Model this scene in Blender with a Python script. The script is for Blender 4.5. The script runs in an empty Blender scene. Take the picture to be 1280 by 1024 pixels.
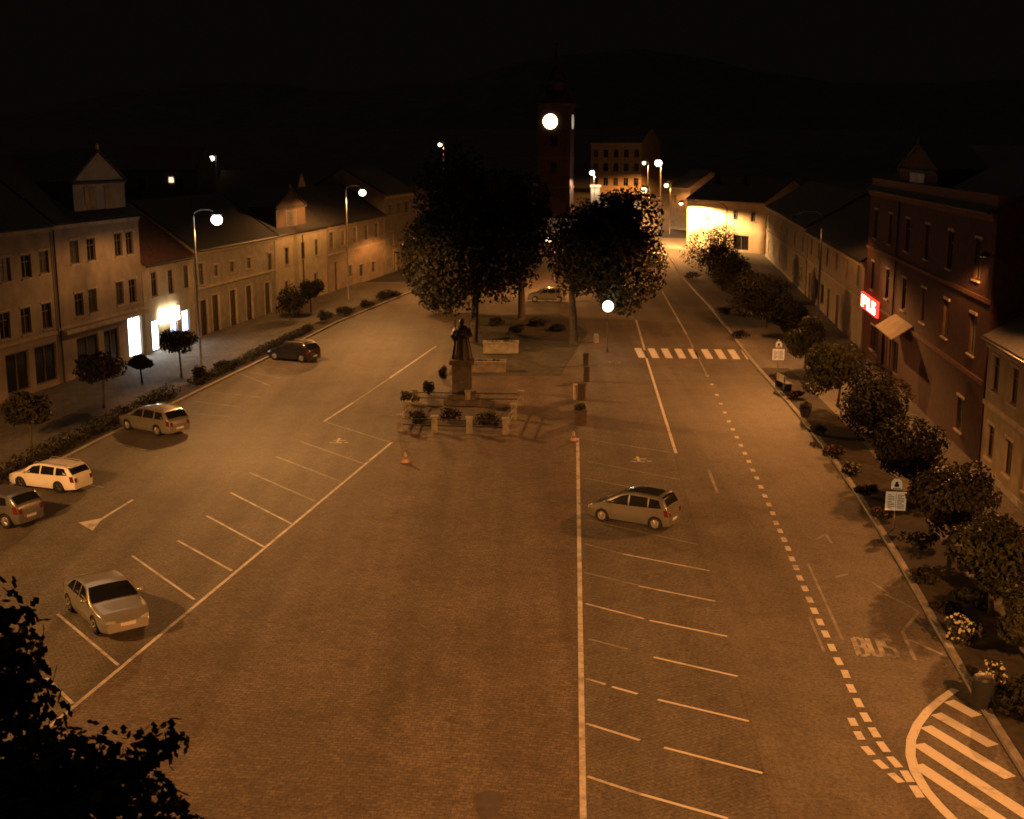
import bpy, math, random
from math import sin, cos, pi, sqrt, atan2, radians, hypot
from mathutils import Vector, Matrix
scene = bpy.context.scene
COL = scene.collection
R = random.Random(7)

# ------------------------------------------------------------------ camera model
F, HOR, H = 1550.0, 185.0, 16.0
TH = math.atan((512 - HOR) / F)
SLOPE, SY = 0.05, 230.0
def terr(y): return max(0.0, (y - SY) * SLOPE)
def ray(px, py):
    x = (px - 640) / F; u = -(py - 512) / F
    return Vector((x, cos(TH) + u * sin(TH), -sin(TH) + u * cos(TH)))
def G(px, py, off=0.0):
    d = ray(px, py); t = 1e9
    if d.z < 0: t = H / -d.z
    if t * d.y > SY:
        t = (H + SY * SLOPE) / (SLOPE * d.y - d.z)
    return Vector((t * d.x, t * d.y, H + t * d.z + off))
def AT(px, py, Y):
    d = ray(px, py); t = Y / d.y
    return Vector((t * d.x, Y, H + t * d.z))

# ------------------------------------------------------------------ mesh helper
class MB:
    def __init__(s): s.v = []; s.f = []
    def add(s, vs, fs):
        b = len(s.v); s.v += [tuple(p) for p in vs]; s.f += [tuple(b + i for i in f) for f in fs]; return s
    def quad(s, a, b, c, d): return s.add([a, b, c, d], [(0, 1, 2, 3)])
    def poly(s, ps): return s.add(ps, [tuple(range(len(ps)))])
    def box(s, x0, x1, y0, y1, z0, z1):
        v = [(x, y, z) for z in (z0, z1) for y in (y0, y1) for x in (x0, x1)]
        return s.add(v, [(0, 2, 3, 1), (4, 5, 7, 6), (0, 1, 5, 4), (2, 6, 7, 3), (0, 4, 6, 2), (1, 3, 7, 5)])
    def tube(s, pts, rs, n=8, cap=True):
        pts = [Vector(p) for p in pts]
        if not isinstance(rs, (list, tuple)): rs = [rs] * len(pts)
        b = len(s.v); m = len(pts)
        for i, p in enumerate(pts):
            d = (pts[min(i + 1, m - 1)] - pts[max(i - 1, 0)]).normalized()
            a = Vector((0, 0, 1)) if abs(d.z) < .9 else Vector((1, 0, 0))
            u = d.cross(a).normalized(); w = d.cross(u)
            for k in range(n):
                t = 2 * pi * k / n
                s.v.append(tuple(p + (u * cos(t) + w * sin(t)) * rs[i]))
        for i in range(m - 1):
            for k in range(n):
                s.f.append((b + i * n + k, b + i * n + (k + 1) % n, b + (i + 1) * n + (k + 1) % n, b + (i + 1) * n + k))
        if cap:
            s.f.append(tuple(b + k for k in range(n))); s.f.append(tuple(b + (m - 1) * n + k for k in range(n)))
        return s
    def lathe(s, prof, n=16, c=(0, 0, 0)):
        return s.tube([(c[0], c[1], c[2] + z) for r, z in prof], [max(r, .001) for r, z in prof], n) if all(prof[i][1] != prof[i + 1][1] for i in range(len(prof) - 1)) else s._lathe(prof, n, c)
    def _lathe(s, prof, n, c):
        b = len(s.v)
        for r, z in prof:
            for k in range(n):
                t = 2 * pi * k / n; s.v.append((c[0] + max(r, .001) * cos(t), c[1] + max(r, .001) * sin(t), c[2] + z))
        for i in range(len(prof) - 1):
            for k in range(n):
                s.f.append((b + i * n + k, b + i * n + (k + 1) % n, b + (i + 1) * n + (k + 1) % n, b + (i + 1) * n + k))
        s.f.append(tuple(b + k for k in range(n))); s.f.append(tuple(b + (len(prof) - 1) * n + k for k in range(n)))
        return s
    def ball(s, c, rx, ry=None, rz=None, n=14, m=9):
        ry = ry or rx; rz = rz or rx
        b = len(s.v)
        for i in range(m + 1):
            p = -pi / 2 + pi * i / m
            for k in range(n):
                t = 2 * pi * k / n
                s.v.append((c[0] + rx * max(cos(p), .002) * cos(t), c[1] + ry * max(cos(p), .002) * sin(t), c[2] + rz * sin(p)))
        for i in range(m):
            for k in range(n):
                s.f.append((b + i * n + k, b + i * n + (k + 1) % n, b + (i + 1) * n + (k + 1) % n, b + (i + 1) * n + k))
        return s
    def data(s, name, m, smooth=False):
        me = bpy.data.meshes.new(name); me.from_pydata(s.v, [], s.f)
        if smooth:
            me.shade_smooth()
            try: me.set_sharp_from_angle(angle=radians(38))
            except Exception: pass
        if m: me.materials.append(m)
        me.update(); return me
    def build(s, name, m, parent=None, smooth=False, loc=None, kind=None, label=None):
        return link(name, s.data(name, m, smooth), parent, loc, kind, label)
def link(name, me, parent=None, loc=None, kind=None, label=None):
    o = bpy.data.objects.new(name, me); COL.objects.link(o)
    if parent: o.parent = parent
    if loc is not None: o.location = loc
    if kind: o['kind'] = kind
    if label: o['label'] = label
    return o
def thing(name, label, cat, loc=(0, 0, 0), rz=0.0, group=None):
    o = bpy.data.objects.new(name, None); COL.objects.link(o); o.empty_display_size = .3
    o.location = loc; o.rotation_euler = (0, 0, rz); return tag(o, label, cat, group)
def tag(o, label, cat, group=None):
    o['label'] = label; o['category'] = cat
    if group: o['group'] = group
    return o
def dup(root, loc, rz=None, label=None, sc=None, group=None):
    def cp(o, par):
        c = o.copy(); COL.objects.link(c)
        if par: c.parent = par
        for ch in o.children: cp(ch, c)
        return c
    r = cp(root, None); r.location = loc
    if rz is not None: r.rotation_euler = (0, 0, rz)
    if sc: r.scale = (sc, sc, sc)
    if label: r['label'] = label
    if group: r['group'] = group
    return r

# ------------------------------------------------------------------ materials
def mat(name, col, rough=.8, var=.25, scale=2.0, bump=0.0, metal=0.0, spec=.5, coat=0.0, detail=4, bscale=None):
    m = bpy.data.materials.new(name); m.use_nodes = True
    nt = m.node_tree; b = nt.nodes['Principled BSDF']
    b.inputs['Roughness'].default_value = rough; b.inputs['Metallic'].default_value = metal
    b.inputs['Specular IOR Level'].default_value = spec; b.inputs['Coat Weight'].default_value = coat
    tc = nt.nodes.new('ShaderNodeTexCoord')
    n = nt.nodes.new('ShaderNodeTexNoise'); n.inputs['Scale'].default_value = scale; n.inputs['Detail'].default_value = detail
    nt.links.new(tc.outputs['Object'], n.inputs['Vector'])
    r = nt.nodes.new('ShaderNodeValToRGB')
    r.color_ramp.elements[0].position = .3; r.color_ramp.elements[1].position = .7
    r.color_ramp.elements[0].color = tuple(c * (1 - var) for c in col) + (1,)
    r.color_ramp.elements[1].color = tuple(min(1, c * (1 + var)) for c in col) + (1,)
    nt.links.new(n.outputs['Fac'], r.inputs['Fac']); nt.links.new(r.outputs['Color'], b.inputs['Base Color'])
    if bump:
        n2 = nt.nodes.new('ShaderNodeTexNoise'); n2.inputs['Scale'].default_value = bscale or scale * 6; n2.inputs['Detail'].default_value = 4
        nt.links.new(tc.outputs['Object'], n2.inputs['Vector'])
        bp = nt.nodes.new('ShaderNodeBump'); bp.inputs['Strength'].default_value = bump; bp.inputs['Distance'].default_value = .03
        nt.links.new(n2.outputs['Fac'], bp.inputs['Height']); nt.links.new(bp.outputs['Normal'], b.inputs['Normal'])
    return m
def emit(name, col, s):
    m = bpy.data.materials.new(name); m.use_nodes = True; nt = m.node_tree; nt.nodes.clear()
    e = nt.nodes.new('ShaderNodeEmission'); e.inputs['Color'].default_value = col + (1,); e.inputs['Strength'].default_value = s
    o = nt.nodes.new('ShaderNodeOutputMaterial'); nt.links.new(e.outputs[0], o.inputs[0]); return m
def setts(name, c1, c2, mortar, w, h, rot=0.0, patch=.3, rough=.75):
    """cobble setts: brick pattern, tone patches, dirt, bump"""
    m = bpy.data.materials.new(name); m.use_nodes = True; nt = m.node_tree; b = nt.nodes['Principled BSDF']
    L = nt.links.new; N = nt.nodes.new
    tc = N('ShaderNodeTexCoord'); mp = N('ShaderNodeMapping'); mp.inputs['Rotation'].default_value = (0, 0, rot)
    L(tc.outputs['Object'], mp.inputs['Vector'])
    wn = N('ShaderNodeTexNoise'); wn.inputs['Scale'].default_value = .8
    L(mp.outputs[0], wn.inputs['Vector'])
    va = N('ShaderNodeMix'); va.data_type = 'VECTOR'; va.inputs['Factor'].default_value = .06
    L(mp.outputs[0], va.inputs[4]); L(wn.outputs['Color'], va.inputs[5])
    br = N('ShaderNodeTexBrick'); br.inputs['Scale'].default_value = 1.0
    br.inputs['Brick Width'].default_value = w; br.inputs['Row Height'].default_value = h; br.inputs['Mortar Size'].default_value = .012
    br.inputs['Color1'].default_value = c1 + (1,); br.inputs['Color2'].default_value = c2 + (1,); br.inputs['Mortar'].default_value = mortar + (1,)
    L(va.outputs[1], br.inputs['Vector'])
    n = N('ShaderNodeTexNoise'); n.inputs['Scale'].default_value = .22; n.inputs['Detail'].default_value = 7; n.inputs['Roughness'].default_value = .65
    L(tc.outputs['Object'], n.inputs['Vector'])
    rp = N('ShaderNodeValToRGB'); rp.color_ramp.elements[0].position = .3; rp.color_ramp.elements[1].position = .72
    a = 1 - patch; z = 1 + patch * .6
    rp.color_ramp.elements[0].color = (a, a * .98, a * .95, 1); rp.color_ramp.elements[1].color = (z, z, z, 1)
    L(n.outputs['Fac'], rp.inputs['Fac'])
    g = N('ShaderNodeTexNoise'); g.inputs['Scale'].default_value = 8.0; g.inputs['Detail'].default_value = 6; g.inputs['Roughness'].default_value = .8
    L(tc.outputs['Object'], g.inputs['Vector'])
    gr = N('ShaderNodeValToRGB'); gr.color_ramp.elements[0].position = .32; gr.color_ramp.elements[1].position = .68
    gr.color_ramp.elements[0].color = (.46, .46, .46, 1); gr.color_ramp.elements[1].color = (1.5, 1.48, 1.44, 1)
    L(g.outputs['Fac'], gr.inputs['Fac'])
    mx = N('ShaderNodeMix'); mx.data_type = 'RGBA'; mx.blend_type = 'MULTIPLY'; mx.inputs[0].default_value = 1
    L(br.outputs['Color'], mx.inputs[6]); L(rp.outputs['Color'], mx.inputs[7])
    m2 = N('ShaderNodeMix'); m2.data_type = 'RGBA'; m2.blend_type = 'MULTIPLY'; m2.inputs[0].default_value = 1
    L(mx.outputs[2], m2.inputs[6]); L(gr.outputs['Color'], m2.inputs[7])
    st = N('ShaderNodeTexNoise'); st.inputs['Scale'].default_value = .9; st.inputs['Detail'].default_value = 5; st.inputs['Distortion'].default_value = 1.2
    L(tc.outputs['Object'], st.inputs['Vector'])
    sr_ = N('ShaderNodeValToRGB'); sr_.color_ramp.elements[0].position = .28; sr_.color_ramp.elements[1].position = .50
    sr_.color_ramp.elements[0].color = (.80, .78, .76, 1); sr_.color_ramp.elements[1].color = (1, 1, 1, 1); L(st.outputs['Fac'], sr_.inputs['Fac'])
    tm_ = N('ShaderNodeMapping'); tm_.inputs['Scale'].default_value = (.75, .02, 1); tm_.inputs['Rotation'].default_value = (0, 0, rot * .15)   # wear along the wheel tracks
    L(tc.outputs['Object'], tm_.inputs['Vector']); tn = N('ShaderNodeTexNoise'); tn.inputs['Scale'].default_value = 1.0; tn.inputs['Detail'].default_value = 3; L(tm_.outputs[0], tn.inputs['Vector'])
    tr_ = N('ShaderNodeValToRGB'); tr_.color_ramp.elements[0].position = .35; tr_.color_ramp.elements[1].position = .62
    tr_.color_ramp.elements[0].color = (.82, .81, .80, 1); tr_.color_ramp.elements[1].color = (1.08, 1.08, 1.08, 1); L(tn.outputs['Fac'], tr_.inputs['Fac'])
    m3 = N('ShaderNodeMix'); m3.data_type = 'RGBA'; m3.blend_type = 'MULTIPLY'; m3.inputs[0].default_value = 1
    m4 = N('ShaderNodeMix'); m4.data_type = 'RGBA'; m4.blend_type = 'MULTIPLY'; m4.inputs[0].default_value = 1
    L(m2.outputs[2], m3.inputs[6]); L(sr_.outputs['Color'], m3.inputs[7]); L(m3.outputs[2], m4.inputs[6]); L(tr_.outputs['Color'], m4.inputs[7])
    L(m4.outputs[2], b.inputs['Base Color'])
    bp = N('ShaderNodeBump'); bp.inputs['Strength'].default_value = .5; bp.inputs['Distance'].default_value = .02
    L(g.outputs['Fac'], bp.inputs['Height']); L(bp.outputs['Normal'], b.inputs['Normal'])
    b.inputs['Roughness'].default_value = rough; b.inputs['Specular IOR Level'].default_value = .25
    return m
def worn_paint(name, col, wear):
    """road paint worn through in patches to the paving below"""
    m = bpy.data.materials.new(name); m.use_nodes = True; nt = m.node_tree; b = nt.nodes['Principled BSDF']
    L = nt.links.new; N = nt.nodes.new
    tc = N('ShaderNodeTexCoord')
    n = N('ShaderNodeTexNoise'); n.inputs['Scale'].default_value = 1.3; n.inputs['Detail'].default_value = 8; n.inputs['Roughness'].default_value = .75
    L(tc.outputs['Object'], n.inputs['Vector'])
    r = N('ShaderNodeValToRGB'); r.color_ramp.elements[0].position = wear - .12; r.color_ramp.elements[1].position = wear + .12
    r.color_ramp.elements[0].color = (.14, .13, .115, 1); r.color_ramp.elements[1].color = col + (1,)
    L(n.outputs['Fac'], r.inputs['Fac']); L(r.outputs['Color'], b.inputs['Base Color'])
    b.inputs['Roughness'].default_value = .65
    return m
def leafmat(name, col, trans=.25):
    m = mat(name, col, .6, .45, 1.3, spec=.2)
    nt = m.node_tree; b = nt.nodes['Principled BSDF']; out = [n for n in nt.nodes if n.type == 'OUTPUT_MATERIAL'][0]
    t = nt.nodes.new('ShaderNodeBsdfTranslucent'); t.inputs['Color'].default_value = (col[0] * 1.3, col[1] * 1.3, col[2], 1)
    mx = nt.nodes.new('ShaderNodeMixShader'); mx.inputs[0].default_value = trans
    nt.links.new(b.outputs[0], mx.inputs[1]); nt.links.new(t.outputs[0], mx.inputs[2]); nt.links.new(mx.outputs[0], out.inputs[0])
    return m

M = dict(
    earth=mat('dark_earth', (.045, .04, .03), .95, .4, .1, .3),
    plaza=setts('plaza_setts', (.178, .140, .108), (.124, .099, .078), (.095, .076, .060), .24, .14, .15, .24),
    bay=setts('bay_setts', (.172, .152, .125), (.138, .121, .100), (.105, .092, .075), .24, .14, -.5, .22),
    asphalt=setts('road_asphalt', (.165, .142, .115), (.152, .131, .106), (.135, .117, .094), .6, .4, .3, .22),
    pave=setts('pavement_slabs', (.21, .19, .16), (.17, .155, .13), (.07, .06, .05), .5, .5, .1, .25),
    kerb=mat('granite_kerb', (.30, .27, .23), .8, .3, 3, .3),
    paint=worn_paint('white_road_paint', (.62, .56, .50), .44),
    paintnew=worn_paint('fresh_road_paint', (.68, .63, .55), .34),
    paintold=worn_paint('faded_road_paint', (.30, .27, .23), .50),
    soil=mat('flower_bed_soil', (.05, .038, .025), .95, .4, 3, .4),
    grass=mat('lawn', (.045, .04, .022), .95, .45, 2, .5),
    render_ochre=mat('ochre_render', (.36, .28, .18), .9, .22, 1.1, .15),
    render_tan=mat('tan_render', (.34, .27, .19), .9, .22, .9, .15),
    render_cream=mat('cream_render', (.48, .40, .27), .9, .18, 1.0, .15),
    render_grey=mat('grey_render', (.29, .25, .19), .9, .25, 1.2, .15),
    render_yellow=mat('yellow_render', (.60, .47, .31), .9, .15, 1.0, .15),
    brick=mat('red_brick', (.068, .026, .018), .9, .3, 2.2, .25),
    stone=mat('pale_stone', (.40, .36, .29), .85, .25, 3, .3),
    oldstone=mat('old_stone', (.24, .21, .165), .9, .35, 3, .3),
    trim=mat('plaster_trim', (.44, .36, .25), .85, .2, 2, .1),
    trimred=mat('red_trim', (.15, .062, .04), .85, .2, 2, .1),
    roof=mat('red_roof_tiles', (.13, .055, .037), .9, .35, 4, .5),
    roofdark=mat('dark_roof_slate', (.045, .04, .038), .85, .35, 4, .4),
    frame=mat('window_frame_wood', (.16, .13, .09), .6, .15, 5),
    glass=mat('night_glass', (.012, .012, .014), .12, .2, 2, spec=.55),
    curtain=mat('curtained_glass', (.075, .062, .048), .35, .5, 5, spec=.4), blind=mat('dull_blind', (.035, .03, .026), .3, .4, 3, spec=.5),  # pane variety: curtained glass and a dull blind
    door=mat('brown_door_wood', (.07, .042, .025), .6, .3, 6, .1),
    metal=mat('galvanised_steel', (.30, .285, .26), .45, .15, 6, metal=.5),
    darkmetal=mat('dark_steel', (.035, .033, .032), .5, .2, 6, metal=.3),
    bronze=mat('dark_bronze', (.035, .028, .022), .55, .35, 6, .2, metal=.4),
    white=mat('white_enamel', (.75, .72, .66), .5, .08, 5),
    black=mat('black_rubber', (.015, .015, .015), .85, .2, 8),
    orange=mat('red_orange_plastic', (.30, .07, .035), .5, .15, 6),
    bark=mat('tree_bark', (.06, .045, .03), .95, .35, 6, .5),
    leaf_dark=leafmat('lime_leaves_dark', (.019, .017, .008), .08),
    leaf_mid=leafmat('maple_leaves', (.024, .024, .010), .15),
    leaf_olive=leafmat('olive_leaves', (.046, .045, .016), .18),
    leaf_hedge=leafmat('hedge_leaves', (.027, .024, .011), .12),
    flower=mat('pale_flowers', (.38, .36, .22), .8, .25, 8),
    redflower=mat('dull_red_flowers', (.20, .06, .05), .8, .3, 8),
    red_light=mat('red_lens', (.13, .016, .012), .25, .1, 4),
    clear_light=mat('clear_lens', (.60, .58, .54), .12, .1, 4, metal=.4),
    plate=mat('plate_white', (.7, .68, .62), .5, .05, 5),
)
M['sign_added_glow'] = mat('sign_panel_added_glow', (.72, .66, .54), .5, .08, 5)
_b = M['sign_added_glow'].node_tree.nodes['Principled BSDF']; _b.inputs['Emission Color'].default_value = (1, .66, .32, 1); _b.inputs['Emission Strength'].default_value = .20  # sign faces given an added glow; lamplight alone leaves them dim
def paintmat(name, col, metal=.0, rough=.3):
    return mat(name, col, rough, .08, 1.5, metal=metal, coat=1.0)

# ------------------------------------------------------------------ ground, roads, pavements
def strip(name, left, right, z, m, kind='structure'):
    mb = MB()
    for i in range(len(left) - 1):
        q = [left[i], right[i], right[i + 1], left[i + 1]]
        mb.quad(*[(p[0], p[1], terr(p[1]) + z) for p in q])
    return mb.build(name, m, kind=kind)
gm = MB(); ys = [-60, 0, 60, 120, 180, 230, 300, 450, 700, 1100]; xs = [-900, -300, -100, 0, 100, 300, 900]
for i in range(len(ys) - 1):
    for j in range(len(xs) - 1):
        gm.quad((xs[j], ys[i], terr(ys[i])), (xs[j + 1], ys[i], terr(ys[i])), (xs[j + 1], ys[i + 1], terr(ys[i + 1])), (xs[j], ys[i + 1], terr(ys[i + 1])))
gm.build('ground', M['earth'], kind='structure')
# left facade line and right facade line (image-left end first)
LW0, LW1 = G(0, 508), G(480, 344); LU = (LW1 - LW0).normalized()
RW0, RW1 = G(955, 319), G(1280, 644); RU = (RW1 - RW0).normalized()
def lx(Y): return LW0.x + (Y - LW0.y) * LU.x / LU.y
def rx(Y): return RW0.x + (Y - RW0.y) * RU.x / RU.y
def interp(pts, y):
    pts = sorted(pts, key=lambda p: p[1])
    if y <= pts[0][1]:
        a, b = pts[0], pts[1]
    elif y >= pts[-1][1]:
        a, b = pts[-2], pts[-1]
    else:
        for a, b in zip(pts, pts[1:]):
            if a[1] <= y <= b[1]: break
    t = (y - a[1]) / (b[1] - a[1]); return a[0] + (b[0] - a[0]) * t
KR = [G(*p) for p in [(820, 296), (838, 325), (850, 345), (890, 388), (940, 455), (965, 482), (1000, 524), (1020, 548), (1060, 605), (1100, 667), (1150, 752), (1180, 812), (1230, 895), (1280, 975)]]
KL = [G(*p) for p in [(0, 618), (130, 550), (230, 500), (333, 450), (420, 405), (490, 376)]]
krx = lambda y: interp(KR, y)
klx = lambda y: interp(KL, y) if y > 50 else interp(KL, 50) - (50 - y) * .02
PLAZA_Y = [-20, 5, 25, 40, 55, 70, 85, 100, 115, 130, 145, 160, 180, 200, 230]
strip('square_paving', [(klx(y) - .2, y) for y in PLAZA_Y], [(6.0 + y * .045, y) for y in PLAZA_Y], .004, M['plaza'])
A0, A1 = G(795, 400), G(952, 967)
ax = lambda y: A1.x + (y - A1.y) * (A0.x - A1.x) / (A0.y - A1.y)
RY = [-20, 5, 20, 28, 34, 42, 50, 58, 66, 74, 84, 95, 110, 125, 140, 160, 185, 210, 230, 300, 420]
def roadl(y): return ax(y) if y < 150 else ax(150) + (y - 150) * .115
strip('road', [(roadl(y) + .1, y) for y in RY], [(krx(min(y, 225)) + max(0, y - 225) * .12 + .02, y) for y in RY], .008, M['asphalt'])
B0_, B1_ = G(722, 548), G(729, 1024)
bx = lambda y: B1_.x + (y - B1_.y) * (B0_.x - B1_.x) / (B0_.y - B1_.y)
BY = [-20, 10, 26, 40, 50, 60, 68, 90, 115, 150]
strip('parking_bays_paving', [(bx(y), y) for y in BY], [(ax(y) + .02, y) for y in BY], .008, M['bay'])
l0, l1 = G(55, 915), G(490, 553)
lxn = lambda y: l0.x + (y - l0.y) * (l1.x - l0.x) / (l1.y - l0.y)
LY = [10, 25, 32, 40, 50, 60, 67, 80, 100, 120, 140]
strip('driveway_paving', [(klx(y) - .1, y) for y in LY], [(lxn(min(y, 67)) + max(0, y - 67) * .2, y) for y in LY], .008, M['bay'])
def raised(name, left, right, z, m, kerbside):
    mb = MB(); kb = MB()
    for i in range(len(left) - 1):
        a, b, c, d = left[i], right[i], right[i + 1], left[i + 1]
        mb.quad((a[0], a[1], z), (b[0], b[1], z), (c[0], c[1], z), (d[0], d[1], z))
        e, f = (a, d) if kerbside == 'l' else (b, c)
        s = 1 if kerbside == 'l' else -1
        kb.quad((e[0], e[1], 0), (f[0], f[1], 0), (f[0], f[1], z + .012), (e[0], e[1], z + .012))
        kb.quad((e[0], e[1], z + .012), (f[0], f[1], z + .012), (f[0] + s * .22, f[1], z + .012), (e[0] + s * .22, e[1], z + .012))
        kb.quad((e[0] + s * .22, e[1], z + .012), (f[0] + s * .22, f[1], z + .012), (f[0] + s * .22, f[1], z - .05), (e[0] + s * .22, e[1], z - .05))
    mb.build(name, m, kind='structure'); kb.build('kerb', M['kerb'], kind='structure')
PY = [10, 28, 34, 40, 46, 52, 58, 66, 74, 82, 90, 98, 110, 125, 140, 160, 180, 200, 225]
raised('pavement_right', [(krx(y), y) for y in PY], [(rx(y) + .5, y) for y in PY], .13, M['pave'], 'l')
PL = [20, 40, 58, 67, 82, 96, 115, 135, 150]
raised('pavement_left', [(lx(y) - .5, y) for y in PL], [(klx(y), y) for y in PL], .13, M['pave'], 'r')
BEDY = [30, 34, 40, 46, 52, 58, 66, 74, 82, 90]
strip('flower_bed', [(krx(y) + .24, y) for y in BEDY], [(krx(y) + 2.3, y) for y in BEDY], .142, M['soil'])
BL = [40, 58, 67, 82, 96, 115, 135]
strip('hedge_bed', [(klx(y) - 1.9, y) for y in BL], [(klx(y) - .24, y) for y in BL], .142, M['soil'])

# ------------------------------------------------------------------ markings (painted sheets)
def seg(mb, p, q, w, z=.014):
    p = Vector((p[0], p[1], 0)); q = Vector((q[0], q[1], 0)); d = (q - p).normalized(); n = Vector((-d.y, d.x, 0)) * w / 2
    pts = [p + n, p - n, q - n, q + n]
    mb.quad(*[(a.x, a.y, terr(a.y) + z) for a in pts])
def pl(mb, pix, w, z=.014):
    P = [G(*a) for a in pix]
    for i in range(len(P) - 1): seg(mb, P[i], P[i + 1], w, z + .0008 * (i % 2))
mk = MB(); old = MB(); new = MB()
pl(mk, [(722, 548), (729, 1024)], .17)
seg(mk, G(729, 1024), (bx(8), 8), .17)
pl(mk, [(795, 400), (806, 438)], .16); pl(new, [(808, 448), (845, 567)], .16)
right_bays = [((724, 548), (845, 567), 0), ((735, 577), (850, 600), 0), ((732, 598), (800, 612), 0), ((733, 650), (872, 681), 0), ((731, 680), (779, 693), 0),
              ((779, 693), (887, 714), 1), ((730, 716), (798, 732), 0), ((798, 733), (894, 752), 1), ((732, 755), (805, 774), 1), ((812, 776), (909, 796), 2),
              ((735, 799), (785, 812), 0), ((817, 822), (922, 846), 2), ((733, 849), (757, 856), 1), ((765, 859), (797, 868), 2), ((822, 875), (936, 902), 2),
              ((733, 905), (800, 926), 1), ((830, 935), (953, 967), 2), ((734, 971), (800, 993), 1), ((800, 993), (910, 1024), 2)]
for a, b, k in right_bays: pl([old, mk, new][k], [a, b], .11)
pl(mk, [(55, 915), (490, 553)], .14)
for a, b in [((405, 527), (487, 553)), ((375, 552), (455, 580)), ((345, 571), (425, 602)), ((312, 591), (394, 627))]: pl(old, [a, b], .12)
for a, b in [((288, 616), (366, 656)), ((258, 645), (330, 684)), ((222, 676), (290, 714)), ((165, 695), (243, 750)), ((72, 768), (148, 832)), ((58, 848), (91, 880))]: pl(mk, [a, b], .11)
pl(mk, [(405, 527), (441, 504)], .14); pl(mk, [(487, 473), (545, 433)], .14); pl(old, [(441, 504), (487, 473)], .12)
for a, b in [((263, 490), (327, 497)), ((243, 502), (300, 509)), ((236, 517), (288, 521)), ((297, 466), (339, 483)), ((300, 463), (350, 473)), ((310, 456), (360, 462)), ((150, 555), (182, 563)), ((130, 610), (70, 598))]: pl(old, [a, b], .11)
# arrow on the left driveway
pl(mk, [(166, 625), (116, 656)], .15); P = [G(98, 654), G(116, 664), G(128, 648)]
mk.poly([(p.x, p.y, .018) for p in P])
# dashed edge of the bus lane
dash = [(884, 470), (890, 481), (896, 494), (901, 505), (906, 516), (911, 527), (916, 537), (921, 547), (926, 557), (931, 567), (936, 577), (941, 588), (946, 598), (951, 609), (956, 620), (961, 631), (966, 642), (970, 654), (975, 664), (980, 675), (985, 686), (990, 699), (995, 710), (1000, 723), (1006, 736), (1012, 750), (1018, 764), (1025, 778), (1032, 793), (1040, 810), (1048, 827), (1057, 843), (1064, 861), (1073, 879), (1082, 897), (1093, 916), (1104, 934), (1118, 953), (1134, 971), (1146, 990)]
for i, p in enumerate(dash):
    a = G(*p); q = G(*dash[min(i + 1, len(dash) - 1)]) if i < len(dash) - 1 else a + (a - G(*dash[i - 1])); d = (q - a).normalized()
    w = .22
    seg(mk if i < 26 else new, a - d * .30, a + d * .30, w)
for p, q in [((1066, 903), (1074, 920)), ((1074, 920), (1085, 939)), ((1085, 939), (1101, 956)), ((1101, 956), (1120, 973)), ((1120, 973), (1140, 990))]:
    a, b = G(*p), G(*q); d = (b - a).normalized(); seg(new, a - d * .25, a + d * .25, .22, .016)
pl(old, [(1010, 705), (1035, 760), (1053, 800)], .10); pl(old, [(1012, 772), (1030, 815)], .10); pl(old, [(886, 588), (897, 617)], .14)
pl(mk, [(828, 365), (845, 395), (858, 418)], .14); pl(old, [(858, 418), (884, 470)], .14); pl(old, [(818, 302), (828, 365)], .13)
# zigzag
for a in [[(1106, 743), (1140, 760), (1148, 766), (1128, 790), (1144, 826)], [(1136, 800), (1178, 819)], [(1090, 728), (1110, 742)], [(1045, 722), (1060, 718)], [(1020, 675), (1032, 668), (1040, 680)]]: pl(old, a, .12, .0175)
# hatched island
hb = MB()
arc = [(1194, 862), (1176, 875), (1160, 889), (1147, 906), (1139, 925), (1138, 945), (1144, 966), (1157, 988), (1174, 1008), (1192, 1026)]
pl(hb, arc, .26, .016)
for a, b in [((1186, 877), (1221, 896)), ((1170, 893), (1241, 933)), ((1157, 909), (1263, 973)), ((1148, 931), (1290, 1024)), ((1146, 957), (1262, 1034))]: pl(hb, [a, b], .40, .019)
# zebra crossings
for i in range(9):
    t = i / 8
    a = G(797 + t * 133, 435.5 + t * 2); b = G(803 + t * 135, 447.5 + t * 2); seg(new, a, b, .56)
for i in range(5):
    a = G(811 + i * 6.5, 312.5); b = G(812 + i * 6.7, 319); seg(new, a, b, .7)
pl(mk, [(757, 393), (793, 397)], .12)
# painted symbols in the two reserved bays
for cx, cy in ((800, 574), (425, 551)):
    c = G(cx, cy)
    seg(mk, c + Vector((-.35, 0, 0)), c + Vector((.35, 0, 0)), .14); seg(mk, c + Vector((-.1, -.5, 0)), c + Vector((-.1, .55, 0)), .14, .018)
    seg(mk, c + Vector((.3, -.5, 0)), c + Vector((.55, -.5, 0)), .14); seg(mk, c + Vector((-.5, -.55, 0)), c + Vector((.2, -.55, 0)), .14, .016)
mk.build('bay_markings', M['paint'], kind='structure'); old.build('faded_markings', M['paintold'], kind='structure')
new.build('road_markings', M['paintnew'], kind='structure'); hb.build('hatched_marking', M['paintnew'], kind='structure')
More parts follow.
